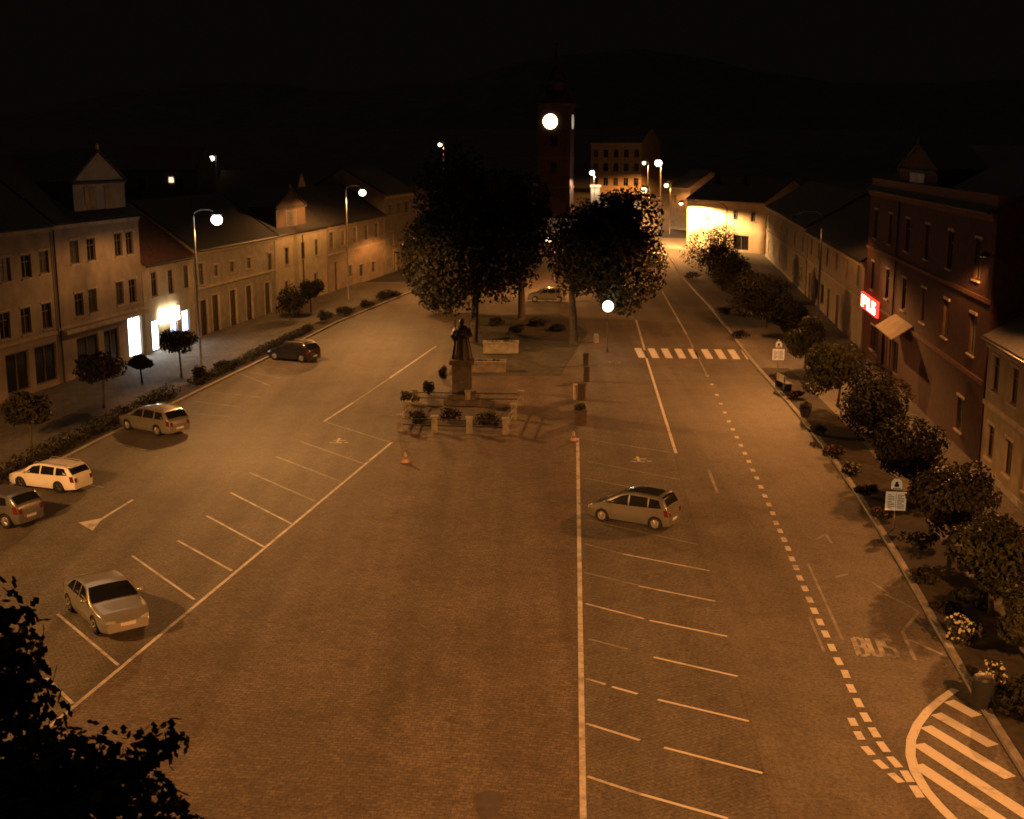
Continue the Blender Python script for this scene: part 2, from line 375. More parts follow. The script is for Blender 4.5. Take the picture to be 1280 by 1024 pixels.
# BUS lettering: built from block strokes, read from the camera side
bl = G(1074, 820); br_ = G(1124, 822); tl = G(1066, 798)
U = (br_ - bl); V = (tl - bl); W3 = 1 / 3.4
bus = MB()
def stroke(pts, x0):
    for i in range(len(pts) - 1):
        p = bl + U * ((x0 + pts[i][0]) * W3) + V * pts[i][1]; q = bl + U * ((x0 + pts[i + 1][0]) * W3) + V * pts[i + 1][1]
        seg(bus, p, q, .17, .017 + .0012 * (i % 3))
stroke([(0, 0), (0, 1), (.6, 1), (.78, .85), (.78, .65), (.6, .52), (0, .52)], 0); stroke([(.6, .52), (.85, .36), (.85, .15), (.65, 0), (0, 0)], 0)
stroke([(0, 1), (0, .2), (.2, 0), (.65, 0), (.85, .2), (.85, 1)], 1.25)
stroke([(.85, .85), (.65, 1), (.2, 1), (0, .82), (0, .65), (.2, .52), (.65, .48), (.85, .33), (.85, .18), (.65, 0), (.2, 0), (0, .15)], 2.5)
bus.build('bus_lettering', worn_paint('worn_letter_paint', (.42, .38, .33), .51), kind='structure')
# irregular darker patch at the foot of the square
mp_ = MB(); c = G(610, 1006); mp_.poly([(c.x + .36 * cos(t) * (1 + .2 * sin(3 * t)), c.y + .75 * sin(t) * (1 + .15 * cos(2 * t)), .010) for t in [i * pi / 9 for i in range(18)]])
for i_, (px, py) in enumerate([(768, 453)]):
    c = G(px, py); mh = thing('manhole_cover', ['dark round manhole cover on the road beside the zebra crossing', 'dark round manhole cover right of the dashed line', 'dark round manhole cover in the open paving'][i_], 'manhole cover', (c.x, c.y, .010))
    MB()._lathe([(.36, 0), (.36, .006), (.35, .007)], 20, (0, 0, 0)).build('cover', M['darkmetal'], mh, True); MB()._lathe([(.46, 0), (.45, .003)], 20, (0, 0, 0)).build('rim', M['kerb'], mh, True)
mp_.build('dark_patch', mat('dark_patch_tone', (.075, .06, .048), .7, .3, 3), kind='structure')

# ------------------------------------------------------------------ street lamps
LAMP_MATS = {}
def lampmat(col, s):
    k = (col, s)
    if k not in LAMP_MATS: LAMP_MATS[k] = emit('lamp_glow', col, s)
    return LAMP_MATS[k]
def luminaire_light(parent, loc, power, col, size=166, cap=8.0, ex=-2.0, rad=.25, face=None, back=.10):
    """a road luminaire: its optic throws more light sideways than straight down (batwing)"""
    l = bpy.data.lights.new('lamp_light', 'SPOT'); l.energy = power; l.color = col; l.spot_size = radians(size); l.spot_blend = .22; l.shadow_soft_size = rad
    l.use_nodes = True; nt = l.node_tree; e = nt.nodes['Emission']
    tc = nt.nodes.new('ShaderNodeTexCoord'); sx = nt.nodes.new('ShaderNodeSeparateXYZ'); ab = nt.nodes.new('ShaderNodeMath'); ab.operation = 'ABSOLUTE'
    mx = nt.nodes.new('ShaderNodeMath'); mx.operation = 'MAXIMUM'; mx.inputs[1].default_value = .05
    pw = nt.nodes.new('ShaderNodeMath'); pw.operation = 'POWER'; pw.inputs[1].default_value = ex
    mn = nt.nodes.new('ShaderNodeMath'); mn.operation = 'MINIMUM'; mn.inputs[1].default_value = cap
    nt.links.new(tc.outputs['Normal'], sx.inputs[0]); nt.links.new(sx.outputs[2], ab.inputs[0]); nt.links.new(ab.outputs[0], mx.inputs[0])
    nt.links.new(mx.outputs[0], pw.inputs[0]); nt.links.new(pw.outputs[0], mn.inputs[0]); nt.links.new(mn.outputs[0], e.inputs['Strength'])
    if face is not None:                                  # street-side optic: a shield cuts the light towards the houses
        f = Vector((face[0], face[1], 0)).normalized()
        dt = nt.nodes.new('ShaderNodeVectorMath'); dt.operation = 'DOT_PRODUCT'; dt.inputs[1].default_value = f
        mr = nt.nodes.new('ShaderNodeMapRange'); mr.inputs['From Min'].default_value = -.35; mr.inputs['From Max'].default_value = .30; mr.inputs['To Min'].default_value = back; mr.inputs['To Max'].default_value = 1.0
        ml = nt.nodes.new('ShaderNodeMath'); ml.operation = 'MULTIPLY'
        nt.links.new(tc.outputs['Normal'], dt.inputs[0]); nt.links.new(dt.outputs['Value'], mr.inputs['Value'])
        nt.links.new(mr.outputs[0], ml.inputs[0]); nt.links.new(mn.outputs[0], ml.inputs[1]); nt.links.new(ml.outputs[0], e.inputs['Strength'])
    o = bpy.data.objects.new('lamp_light', l); COL.objects.link(o); o.parent = parent; o.location = loc
    return o
SOD = (1.0, .375, .092); WARM = (1.0, .43, .115)
def street_lamp(label, base, head, power, col=SOD, glow=(1, .78, .48), gs=14, r=.34, group='street lamps', light=True, name='street_lamp', lit=True, cap=8.0, face=None, back=.10, cutoff=False, cone=166):
    base = Vector(base); head = Vector(head)
    t = thing(name, label, 'street lamp', base, 0, group)
    h = head - base
    top = h.z + .75
    pm = MB().tube([(0, 0, 0), (0, 0, .9), (0, 0, .95), (0, 0, top * .72), (0, 0, top * .72 + .04), (0, 0, top - .5)], [.13, .13, .105, .085, .065, .06], 10)
    pm.build('pole', M['darkmetal'] if cutoff else M['metal'], t, True)
    aw = hypot(h.x, h.y)
    am = MB().tube([(0, 0, top - .55), (h.x * .06, h.y * .06, top - .2), (h.x * .3, h.y * .3, top - .02), (h.x * .7, h.y * .7, top), (h.x, h.y, h.z + r * 1.25)], .045, 8)
    am.build('arm', M['darkmetal'] if cutoff else M['metal'], t, True)
    if cutoff:                                            # flat lens set under an opaque hood
        MB()._lathe([(r * 1.2, 0), (r * 1.2, .1), (r * .7, .24), (.06, .3)], 16, (h.x, h.y, h.z + r * .72)).build('lamp_housing', M['darkmetal'], t, True)
        MB().poly([(h.x + r * .95 * cos(a), h.y + r * .95 * sin(a), h.z + r * .72 - .004) for a in [2 * pi * i / 16 for i in range(16)]]).build('lamp_lens', lampmat(glow, 4), t)
    else: MB().lathe([(.05, 0), (r * .75, .03), (r * .95, .10), (r * .6, .22), (.06, .3)], 14, (h.x, h.y, h.z + r * .72)).build('lamp_housing', M['darkmetal'], t, True)
    if cutoff: pass
    else: MB().ball((h.x, h.y, h.z), r, r, r * .92, 16, 10).build('lamp_globe', lampmat(glow, gs) if lit else M['white'], t, True)  # globe enlarged so its glowing disc also stands for the lamp's bloom
    if light and lit: luminaire_light(t, (h.x, h.y, h.z - r - .06), power, col, size=cone, cap=cap, face=face, back=back)
    return t
PW = 4700
b = G(252, 465); hd = AT(271, 275, b.y + .3)
street_lamp('tall lit street lamp beside the shrubs, in front of the bright shop windows', b, hd, PW * 1.22, WARM, (1, .95, .85), 20, .40, face=(1, .05), back=.055, cone=178)
b = G(436, 379); hd = AT(453, 241, b.y + .4)
street_lamp('tall lit street lamp at the far end of the left house row', b, hd, PW * .95, WARM, (1, .8, .55), 10, .36, face=(1, -.1), back=.26, cone=178)
# lamps outside the picture: two inferred from spacing and ground light, one added
street_lamp('tall lit street lamp on the near left pavement', (-28.2, 38, .13), (-26.4, 38.5, 10.9), PW * 1.05, WARM, (1, .9, .7), 14, .36, face=(1, .25), back=.10)
street_lamp('tall lit street lamp on the near right pavement by the bus lane', (17.6, 17.0, .13), (15.2, 17.5, 10.8), PW * 1.32, face=(-1, .3), cone=176)
street_lamp('unseen street lamp added behind the camera at the near end of the square', (-4.0, -9, 0), (-3.0, -7.5, 10.8), PW * 1.0)  # added behind the camera to even out the light on the near paving
# lit hooded lamp on the right pavement, its light inferred from leftward shadows
b = Vector((rx(96) - 2.2, 96, .13)); b = Vector((AT(1020, 430, 100).x, 100, .13)); 
street_lamp('grey street lamp with a shaded head left of the red brick building', b, b + Vector((-2.4, -.3, 10.2)), PW * .85, r=.26, face=(-1, -.2), back=.05, cutoff=True)
# far lamps
def far_lamp(label, px, py, Y, power, arm=-.9, r=.45, glow=(1, .78, .5), gs=14, **k):
    hd = AT(px, py, Y); base = Vector((hd.x + arm, Y, terr(Y))); return street_lamp(label, base, hd, power, r=r, glow=glow, gs=gs, **k)
far_lamp('brightest tall lamp where the street leaves the square', 823, 204, 226, PW * 3.2, arm=.5, r=.62, face=(-.7, -1), back=.05)
far_lamp('highest of the far street lamps above the road', 813, 180, 330, PW, arm=.9, r=.42, gs=6)
far_lamp('far street lamp left of the brightest one', 805, 204, 300, PW * 1.3, arm=1.0, r=.42, gs=6)
far_lamp('low lamp above the lit curved wall', 805, 238, 262, PW * .6, arm=1.2, r=.62, glow=(1, .8, .45), gs=20)
far_lamp('bluish white lamp beside the lit gate pillar', 740, 216, 262, PW * .55, arm=.5, r=.5, glow=(.85, .95, 1), col=(1, .7, .45), gs=12)
far_lamp('small yellow lamp beside the dark house at the street mouth', 833, 232, 234, PW * .12, arm=.8, r=.4, glow=(1, .62, .22), gs=8)
far_lamp('lonely distant lamp left of the church tower', 550, 181, 300, PW * .5, arm=.8, r=.45, gs=9)
far_lamp('lamp shining between the two big tree crowns', 686, 300, 150, PW * .25, arm=.8, r=.34, glow=(1, .72, .3), gs=8)
far_lamp('distant white lamp behind the left roofs', 265, 198, 190, PW * .1, arm=.6, r=.38, glow=(1, .92, .62), gs=6, light=False)
far_lamp('small lamp half hidden by the left tree crown', 534, 282, 152, PW * .12, arm=.6, r=.2, glow=(.9, .75, .5), gs=2)
# globe lamp by the trees
hd = AT(760, 383, 98)
t = thing('park_lamp', 'low globe lamp on a thin dark post beside the right tree crown', 'park lamp', (hd.x, 98, 0))
MB().tube([(0, 0, 0), (0, 0, .4), (0, 0, .45), (0, 0, hd.z - .35)], [.09, .09, .05, .04], 8).build('pole', M['darkmetal'], t, True)
MB().lathe([(.05, 0), (.2, .05), (.16, .12), (.03, .16)], 12, (0, 0, hd.z - .5)).build('collar', M['darkmetal'], t, True)
MB().ball((0, 0, hd.z), .42).build('lamp_globe', lampmat((1, .86, .6), 16), t, True)
# lamp with a long arm in front of the yellow house
RC = G(955, 319)                                      # near corner of the yellow house
hd = AT(873, 258, RC.y + 10); pb = Vector((AT(917, 300, RC.y + 6).x, RC.y + 1.0, 0)); 

# ------------------------------------------------------------------ buildings
WINC = {}
def window_data(w, h, kind='casement'):
    k = (round(w, 2), round(h, 2), kind)
    if k in WINC: return WINC[k]
    f = MB(); y0, y1 = .10, .16; b = .07
    f.box(0, w, y0, y1, 0, b); f.box(0, w, y0, y1, h - b, h); f.box(0, b, y0, y1, b, h - b); f.box(w - b, w, y0, y1, b, h - b)
    if kind == 'casement':
        f.box(w / 2 - .035, w / 2 + .035, y0 + .01, y1, b, h - b); zt = h * .68
        f.box(b, w / 2 - .035, y0 + .012, y1, zt, zt + .05); f.box(w / 2 + .035, w - b, y0 + .012, y1, zt, zt + .05)
    p = MB(); p.quad((b * .5, .14, b * .5), (w - b * .5, .14, b * .5), (w - b * .5, .14, h - b * .5), (b * .5, .14, h - b * .5))
    s = MB(); s.box(-.1, w + .1, -.12, .10, -.09, -.002); 
    li = MB(); li.box(-.12, w + .12, -.07, -.003, h + .02, h + .16)
    WINC[k] = (f.data('window', M['frame']), p.data('pane', M['glass']), s.data('sill', M['trim']), li.data('lintel', M['trim']), [p.data('pane', mm) for mm in (M['glass'], M['glass'], M['curtain'], M['blind'])]); return WINC[k]
def building(name, label, p0, p1, depth, eave, wall, roof, wins=(), doors=(), shops=(), courses=(), ridge=3.5, cat='house', group=None, trim=None, cornice=True, chimneys=(), pipes=(), base=None, hip=False):
    p0 = Vector((p0[0], p0[1], 0)); p1 = Vector((p1[0], p1[1], 0)); d = p1 - p0; L = d.length
    z0 = terr(p0.y) if base is None else base
    t = thing(name, label, cat, (p0.x, p0.y, z0), atan2(d.y, d.x), group)
    trim = trim or M['trim']
    holes = [(s - w / 2, s + w / 2, a, a + h) for s, a, w, h in wins] + [(s - w / 2, s + w / 2, a, a + h) for s, a, w, h in doors] + [(s - w / 2, s + w / 2, a, a + h) for s, a, w, h, m in shops]
    holes = [(max(.05, a), min(L - .05, b), c, e) for a, b, c, e in holes]
    sx = sorted({0, L} | {a for q in holes for a in q[:2]}); sz = sorted({0, eave} | {a for q in holes for a in q[2:]})
    wm = MB()
    for i in range(len(sx) - 1):
        for j in range(len(sz) - 1):
            if sx[i + 1] - sx[i] < 1e-4 or sz[j + 1] - sz[j] < 1e-4: continue
            cx, cz = (sx[i] + sx[i + 1]) / 2, (sz[j] + sz[j + 1]) / 2
            if any(a < cx < b and c < cz < e for a, b, c, e in holes): continue
            wm.quad((sx[i], 0, sz[j]), (sx[i + 1], 0, sz[j]), (sx[i + 1], 0, sz[j + 1]), (sx[i], 0, sz[j + 1]))
    for a, b, c, e in holes:
        D = .3
        wm.quad((a, 0, c), (a, D, c), (a, D, e), (a, 0, e)); wm.quad((b, 0, c), (b, 0, e), (b, D, e), (b, D, c))
        wm.quad((a, 0, e), (a, D, e), (b, D, e), (b, 0, e)); wm.quad((a, 0, c), (b, 0, c), (b, D, c), (a, D, c))
        wm.quad((a, D, c), (b, D, c), (b, D, e), (a, D, e))
    for X in (0, L):
        if hip: wm.quad((X, 0, 0), (X, depth, 0), (X, depth, eave), (X, 0, eave))
        else: wm.poly([(X, 0, 0), (X, depth, 0), (X, depth, eave), (X, depth / 2, eave + ridge), (X, 0, eave)])
    wm.quad((0, depth, 0), (L, depth, 0), (L, depth, eave), (0, depth, eave))
    wm.build('wall', wall, t)
    rm = MB(); ov = .35; th = .16
    if hip:
        k = min(L / 2.2, depth / 2)
        e0 = [(-ov, -ov, eave), (L + ov, -ov, eave), (L + ov, depth + ov, eave), (-ov, depth + ov, eave)]; r0, r1 = (k, depth / 2, eave + ridge), (L - k, depth / 2, eave + ridge)
        rm.poly([e0[0], e0[1], r1, r0]); rm.poly([e0[1], e0[2], r1]); rm.poly([e0[2], e0[3], r0, r1]); rm.poly([e0[3], e0[0], r0]); rm.poly(e0[::-1])
    else:
        k = ridge / (depth / 2)
        for s in (0, 1):
            def pt(x, y, z): return (x, depth - y if s else y, z)
            x0, x1 = .02, L - .02
            a = [pt(x0, -ov, eave - ov * k + .05), pt(x1, -ov, eave - ov * k + .05), pt(x1, depth / 2, eave + ridge + .05), pt(x0, depth / 2, eave + ridge + .05)]
            bq = [(p[0], p[1], p[2] + th) for p in a]
            rm.add(a + bq, [(0, 1, 2, 3), (4, 5, 6, 7), (0, 1, 5, 4), (0, 3, 7, 4), (1, 2, 6, 5)])
    rr = rm.build('roof', roof, t)
    for cx, cy in chimneys:
        zz = eave + ridge * (1 - abs(cy - depth / 2) / (depth / 2))
        MB().box(cx - .35, cx + .35, cy - .3, cy + .3, zz - .6, zz + 1.3).box(cx - .42, cx + .42, cy - .37, cy + .37, zz + 1.302, zz + 1.45).build('chimney', M['brick'], rr)
    if cornice:
        zc = eave - .3
        MB().box(.03, L - .03, -.24, -.003, zc - .05, zc + .18).box(.03, L - .03, -.14, -.003, zc - .25, zc - .052).build('cornice', trim, t)
        MB().tube([(.05, -ov - .07, eave - ov * (ridge / (depth / 2)) + .06), (L - .05, -ov - .07, eave - ov * (ridge / (depth / 2)) + .06)], .07, 8).build('gutter', M['darkmetal'], t, True)
    for z in courses:
        MB().box(.04, L - .04, -.12, -.003, z, z + .22).build('string_course', trim, t)
    MB().box(.05, L - .05, -.06, -.003, 0, .45).build('plinth', M['stone'], t) if not (doors or shops) else None
    for x in pipes:
        MB().tube([(x, -.1, .1), (x, -.1, eave - .55)], .06, 8).build('drainpipe', M['darkmetal'], t, True)
    for s, a, w, h in wins:
        f, p, si, li, pv = window_data(w, h)
        o = link('window', f, t, (s - w / 2, 0, a)); link('pane', R.choice(pv), o); link('sill', si, o); link('lintel', li, o)
    for s, a, w, h in doors:
        x0, x1 = s - w / 2, s + w / 2
        dm = MB(); dm.box(x0, x1, .14, .2, a, a + h)
        for q in (x0 + .1, s + .05):
            for zz in ((.15, h * .4), (h * .45, h - .2)): dm.box(q, q + w / 2 - .15, .12, .139, a + zz[0], a + zz[1])
        do = dm.build('door', M['door'], t)
        MB().ball((s + .04, .09, a + 1.0), .04).build('handle', M['metal'], do)
        MB().box(x0 - .14, x0 - .01, -.05, -.003, a, a + h + .14).box(x1 + .01, x1 + .14, -.05, -.003, a, a + h + .14).box(x0 - .01, x1 + .01, -.05, -.003, a + h + .01, a + h + .14).build('door_surround', trim, t)
    for s, a, w, h, m in shops:
        x0, x1 = s - w / 2, s + w / 2
        fm = MB(); fm.box(x0, x1, .08, .15, a, a + .1); fm.box(x0, x1, .08, .15, a + h - .1, a + h); fm.box(x0, x0 + .08, .08, .15, a + .1, a + h - .1); fm.box(x1 - .08, x1, .08, .15, a + .1, a + h - .1); fm.box(s - .03, s + .03, .09, .15, a + .1, a + h - .1)
        o = fm.build('shop_window', M['frame'], t)
        MB().quad((x0 + .04, .16, a + .05), (x1 - .04, .16, a + .05), (x1 - .04, .16, a + h - .05), (x0 + .04, .16, a + h - .05)).build('pane', m, o)
    return t
class Wall:
    def __init__(s, o, u): s.o = Vector((o[0], o[1])); s.u = Vector((u[0], u[1])).normalized()
    def hit(s, px, py):
        d = ray(px, py); c = lambda a, b: a[0] * b[1] - a[1] * b[0]
        t = c(s.o, s.u) / c((d.x, d.y), s.u); P = Vector((d.x * t, d.y * t))
        return (P - s.o).dot(s.u), H + t * d.z
    def pt(s, a): p = s.o + s.u * a; return (p.x, p.y)
def winpx(Wl, s0, L, specs, w=1.0):
    out = []
    for px, pt_, pb_ in specs:
        s, zb = Wl.hit(px, pb_); _, zt = Wl.hit(px, pt_)
        ww = w
        if s - s0 - ww / 2 < .15 or s - s0 + ww / 2 > L - .15: continue
        out.append((s - s0, round(zb, 1), ww, round(max(.5, zt - zb), 1)))
    return out
LWALL = Wall(LW0, LU); RWALL = Wall(RW0, RU)
def lrow(px, basey=None): return LWALL.hit(px, 508 - .3417 * px)[0]
INFO = []
lit_cold = emit('lit_shop_cold', (.86, .93, 1), 9); lit_warm = emit('lit_sign_warm', (1, .86, .58), 12); lit_blue = emit('lit_window_blue', (.50, .62, 1), 5)
dim_glass = M['glass']
def lbuild(px0, px1, eavepx, label, wall, roof, wins, doors=(), shops=(), w=1.0, dw=1.1, **k):
    s0 = lrow(px0) if px0 > -1 else lrow(0) - 14; s1 = lrow(px1); L = s1 - s0 - .02
    z = LWALL.hit(*eavepx)[1]
    INFO.append((label[:30], round(s0, 1), round(L, 1), round(z, 1)))
    wv = winpx(LWALL, s0, L, wins, w); dv = [(s, .13, dw, a) for s, a in [(LWALL.hit(px, 450)[0] - s0, h) for px, h in doors] if .7 < s < L - .7]
    sv = []
    for px, z0, ww, h, m in shops:
        s = LWALL.hit(px, 430)[0] - s0
        sv.append((s, z0, ww, h, m))
    return building('house', label, LWALL.pt(s0), LWALL.pt(s1 - .02), 11, z, wall, roof, wv, dv, sv, group='houses in the left row', **k), s0, L, z
b0, s0, L0, z0 = lbuild(-5, 76, (60, 279), 'three storey brown house at the left edge with a dark shopfront', M['render_tan'], M['roofdark'],
    [(8, 322, 352), (34, 317, 347), (56, 312, 341), (8, 392, 425), (34, 385, 417), (60, 379, 411)], shops=[(20, .5, 2.6, 2.6, dim_glass), (56, .5, 2.6, 2.6, dim_glass)], courses=(3.6,), ridge=4.2, w=1.15)
b1, s1, L1, z1 = lbuild(77, 183, (150, 268), 'three storey tan house with a pointed gable dormer and a lit shop window', M['render_tan'], M['roofdark'],
    [(94, 301, 330), (115, 297, 326), (149, 292, 321), (163, 290, 318), (100, 366, 395), (117, 361, 391), (151, 353, 381), (167, 349, 378)],
    shops=[(110, .5, 3.0, 2.4, dim_glass), (140, .5, 2.2, 2.4, dim_glass), (170, .25, 2.1, 3.1, lit_cold)], courses=(3.75,), ridge=4.2, w=1.15, pipes=(.25,))
b2, s2, L2, z2 = lbuild(184, 246, (215, 323), 'low bright house with a glowing sign and lit shop door', M['render_cream'], M['roof'],
    [(194, 341, 371), (214.5, 337, 366), (234, 333, 361)], shops=[(196, .13, 1.3, 2.5, lit_cold), (219, 1.0, 1.3, 1.6, lit_blue), (234, .9, 1.4, 1.9, lit_blue)], courses=(), ridge=4.0)
b3, s3, L3, z3 = lbuild(247, 346, (300, 301), 'long two storey grey house with a row of tall dark doorways', M['render_grey'], M['roofdark'],
    [(253, 330, 356), (271, 330, 345), (291, 327, 341), (312, 323, 336), (338, 317, 341)], doors=[(258, 3.0), (273, 3.2), (295, 3.2), (315, 3.2), (338, 3.0)], courses=(4.1,), ridge=3.8, dw=1.5)
b4, s4, L4, z4 = lbuild(347, 410, (380, 286), 'cream plastered house with a small attic gable and drainpipes', M['render_cream'], M['roofdark'],
    [(359, 310, 331), (379, 303, 323), (396, 299, 319)], doors=[(362, 2.6), (398, 2.6)], courses=(), ridge=3.8, pipes=(7.5,))
b5, s5, L5, z5 = lbuild(411, 481, (450, 273), 'brown two storey house with a white framed portal', M['render_tan'], M['roofdark'],
    [(415, 290, 310), (429, 288, 307), (444, 284, 303), (458, 281, 300), (471, 279, 297), (438, 332, 346), (452, 330, 345), (467, 327, 340)], doors=[(423, 3.2)], courses=(4.2,), ridge=3.6, w=1.4)
b6, s6, L6, z6 = lbuild(482, 519, (500, 241), 'tall narrow house closing the far end of the left row', M['render_grey'], M['roofdark'],
    [(488, 256, 270), (498, 254, 268), (508, 252, 266), (490, 290, 306), (506, 288, 303)], doors=[(496, 2.6)], courses=(), ridge=3.2, w=1.6)
def dormer(t, s0, s1, zb, zs, zt, wall, roof, nw=2, depth=3, y=.35, trim=None, wz=None):
    """gabled attic front rising from the eaves; sub-parts: roof, window frames, panes"""
    m = MB(); c = (s0 + s1) / 2
    m.add([(s0, y, zb), (s1, y, zb), (s1, y, zs), (c, y, zt), (s0, y, zs), (s0, y + depth, zb), (s1, y + depth, zb), (s1, y + depth, zs), (c, y + depth, zt), (s0, y + depth, zs)],
          [(0, 1, 2, 3, 4)])
    o = m.build('dormer', wall, t)
    MB().add([(s0, y, zb), (s1, y, zb), (s1, y, zs), (s0, y, zs), (s0, y + depth, zb), (s1, y + depth, zb), (s1, y + depth, zs), (s0, y + depth, zs), (c, y + depth, zt)],
             [(4, 7, 8, 6, 5), (0, 3, 7, 4), (1, 5, 6, 2)]).build('dormer_side', M['roofdark'], o)
    r = MB(); e = .3
    k = (zt - zs) / (c - s0)
    for sg in (-1, 1):
        xe = s0 - e if sg < 0 else s1 + e
        a = [(xe, y - .12, zs - e * k + .03), (xe, y + depth, zs - e * k + .03), (c, y + depth, zt + .03), (c, y - .12, zt + .03)]
        r.add(a + [(p[0], p[1], p[2] + .18) for p in a], [(0, 1, 2, 3), (4, 5, 6, 7), (0, 3, 7, 4), (0, 1, 5, 4)])
    r.box(s0 - .15, s1 + .15, y - .16, y - .003, zs - .2, zs)
    r.build('dormer_roof', M['roofdark'], o)
    w = (s1 - s0) / (nw * 2 + .6); h = min(1.9, (zs - zb) * .62); zz = wz or zb + (zs - zb) * .2
    for i in range(nw):
        cx = c + (i - (nw - 1) / 2) * (s1 - s0) / (nw + .6)
        MB().box(cx - w / 2 - .08, cx + w / 2 + .08, y - .05, y - .004, zz + h, zz + h + .1).box(cx - .03, cx + .03, y - .04, y - .03, zz, zz + h).build('window', M['frame'], o)
        MB().box(cx - w / 2, cx + w / 2, y - .028, y - .004, zz, zz + h).build('pane', M['curtain'], o)
    MB().ball((c, y, zt + .35), .14, .14, .3, 8, 6).build('finial', trim or M['trim'], o)
def gpx(Wl, s0, x0, x1, yb, ys_, yt, y=.35):
    a = Wl.hit(x0, yb); b_ = Wl.hit(x1, yb); c = (x0 + x1) / 2
    zs = Wl.hit(c, ys_)[1]; zt = Wl.hit(c, yt)[1]; return a[0] - s0, b_[0] - s0, min(a[1], b_[1]), zs, zt
q = gpx(LWALL, s1, 99, 163, 268, 226, 190); dormer(b1, q[0], q[1], z1 - .1, q[3], q[4], M['render_tan'], None)
q = gpx(LWALL, s4, 350, 386, 288, 258, 238); dormer(b4, max(.3, q[0]), q[1], z4 - .1, q[3], q[4], mat('old_brown_render', (.11, .066, .044), .9, .25, 1), None, nw=1)
# shop fascias and lit signs: part of the houses
sa = LWALL.hit(100, 420)[0] - s1
MB().box(.3, L1 - .2, -.55, -.125, 3.45, 3.70).build('shop_canopy', M['trim'], b1)
sg0 = LWALL.hit(198, 395)[0] - s2; sg1 = LWALL.hit(220, 392)[0] - s2; zb_ = LWALL.hit(209, 402)[1]; zt_ = LWALL.hit(209, 385)[1]
MB().box(sg0, sg1, -.32, -.004, zb_, zt_).build('sign_box', lit_warm, b2)
def area_spill(parent, loc, rot, sx_, sz_, power, col):
    l = bpy.data.lights.new('window_light', 'AREA'); l.shape = 'RECTANGLE'; l.size = sx_; l.size_y = sz_; l.energy = power; l.color = col
    o = bpy.data.objects.new('window_light', l); COL.objects.link(o); o.parent = parent; o.location = loc; o.rotation_euler = rot
# ---- right row
R_INFO = lambda px: RWALL.hit(px, 319 + (px - 955))[0]
def rbuild(px0, px1, eavepx, label, wall, roof, wins, doors=(), shops=(), w=1.1, dw=1.2, name='house', **k):
    s0 = R_INFO(px0); s1 = R_INFO(px1) if px1 < 1281 else R_INFO(1280) + 8; L = s1 - s0 - .02
    z = RWALL.hit(*eavepx)[1]; INFO.append((label[:30], round(s0, 1), round(L, 1), round(z, 1)))
    return building(name, label, RWALL.pt(s0), RWALL.pt(s1 - .02), 12, z, wall, roof, wins(L, z) if callable(wins) else wins, doors, shops, group='houses in the right row', **k), s0, L, z
def grid_w(n, zs, w, h):
    def f(L, z): return [(L * (i + .5) / n, zz, w, h) for zz in zs for i in range(n)]
    return f
r2a, sr, Lr, zr = rbuild(957, 1006, (980, 268), 'low dim house behind the yellow one on the right', M['render_grey'], M['roofdark'], grid_w(6, (4.6, 1.2), 1.1, 1.6), courses=(3.8,))
r2, sr2, Lr2, zr2 = rbuild(1007, 1075, (1045, 306), 'long brown house left of the red brick building', M['render_tan'], M['roofdark'],
    grid_w(6, (4.9,), 1.1, 1.7), doors=[(3.2, .13, 1.5, 2.8), (18, .13, 1.5, 2.8), (24, .13, 1.5, 2.8)], shops=[(8.5, .8, 2.4, 2.0, dim_glass), (13.2, .8, 2.4, 2.0, dim_glass)], courses=(4.0,))
r3, sr3, Lr3, zr3 = rbuild(1077, 1222, (1150, 246), 'tall dark red brick building with a glowing red sign', M['brick'], M['roofdark'],
    lambda L, z: [(L * (i + .5) / 6, zz, 1.25, 2.1) for zz in (9.3, 5.4) for i in range(6)] + [(L * .12, 1.0, 1.3, 1.8), (L * .88, 1.0, 1.3, 1.8)],
    doors=[(Lr2 * .0 + 9.5, .13, 1.8, 3.0)], shops=[(5.6, .7, 2.2, 2.3, dim_glass), (13.5, .7, 2.2, 2.3, dim_glass)], courses=(4.3, 8.4), ridge=3.0, cat='building', name='brick_building', trim=M['trimred'], pipes=(12.2,))
r4, sr4, Lr4, zr4 = rbuild(1224, 1400, (1255, 429), 'two storey ochre house at the right edge', M['render_ochre'], M['roofdark'],
    grid_w(5, (4.4, 1.0), 1.1, 1.7), courses=(3.5,))
q = gpx(RWALL, sr3, 1117, 1163, 243, 212, 183); dormer(r3, q[0], q[1], zr3 - .1, q[3], q[4], M['brick'], None, nw=1, trim=M['trimred'])
MB().box(.1, Lr3 - .1, .02, .35, zr3 + .12, zr3 + .75).build('parapet', M['trimred'], r3)
# awning over the entrance of the brick building
a0 = RWALL.hit(1117, 425)[0] - sr3; a1 = RWALL.hit(1139, 440)[0] - sr3; za = RWALL.hit(1128, 408)[1]
aw = MB(); aw.add([(a0, -.02, za + .5), (a1, -.02, za + .5), (a1, -1.3, za - .35), (a0, -1.3, za - .35), (a0, -.02, za + .42), (a1, -.02, za + .42), (a1, -1.3, za - .43), (a0, -1.3, za - .43)],
                  [(0, 1, 2, 3), (4, 5, 6, 7), (3, 2, 6, 7), (0, 3, 7, 4), (1, 2, 6, 5)]); aw.build('awning', M['render_ochre'], r3)
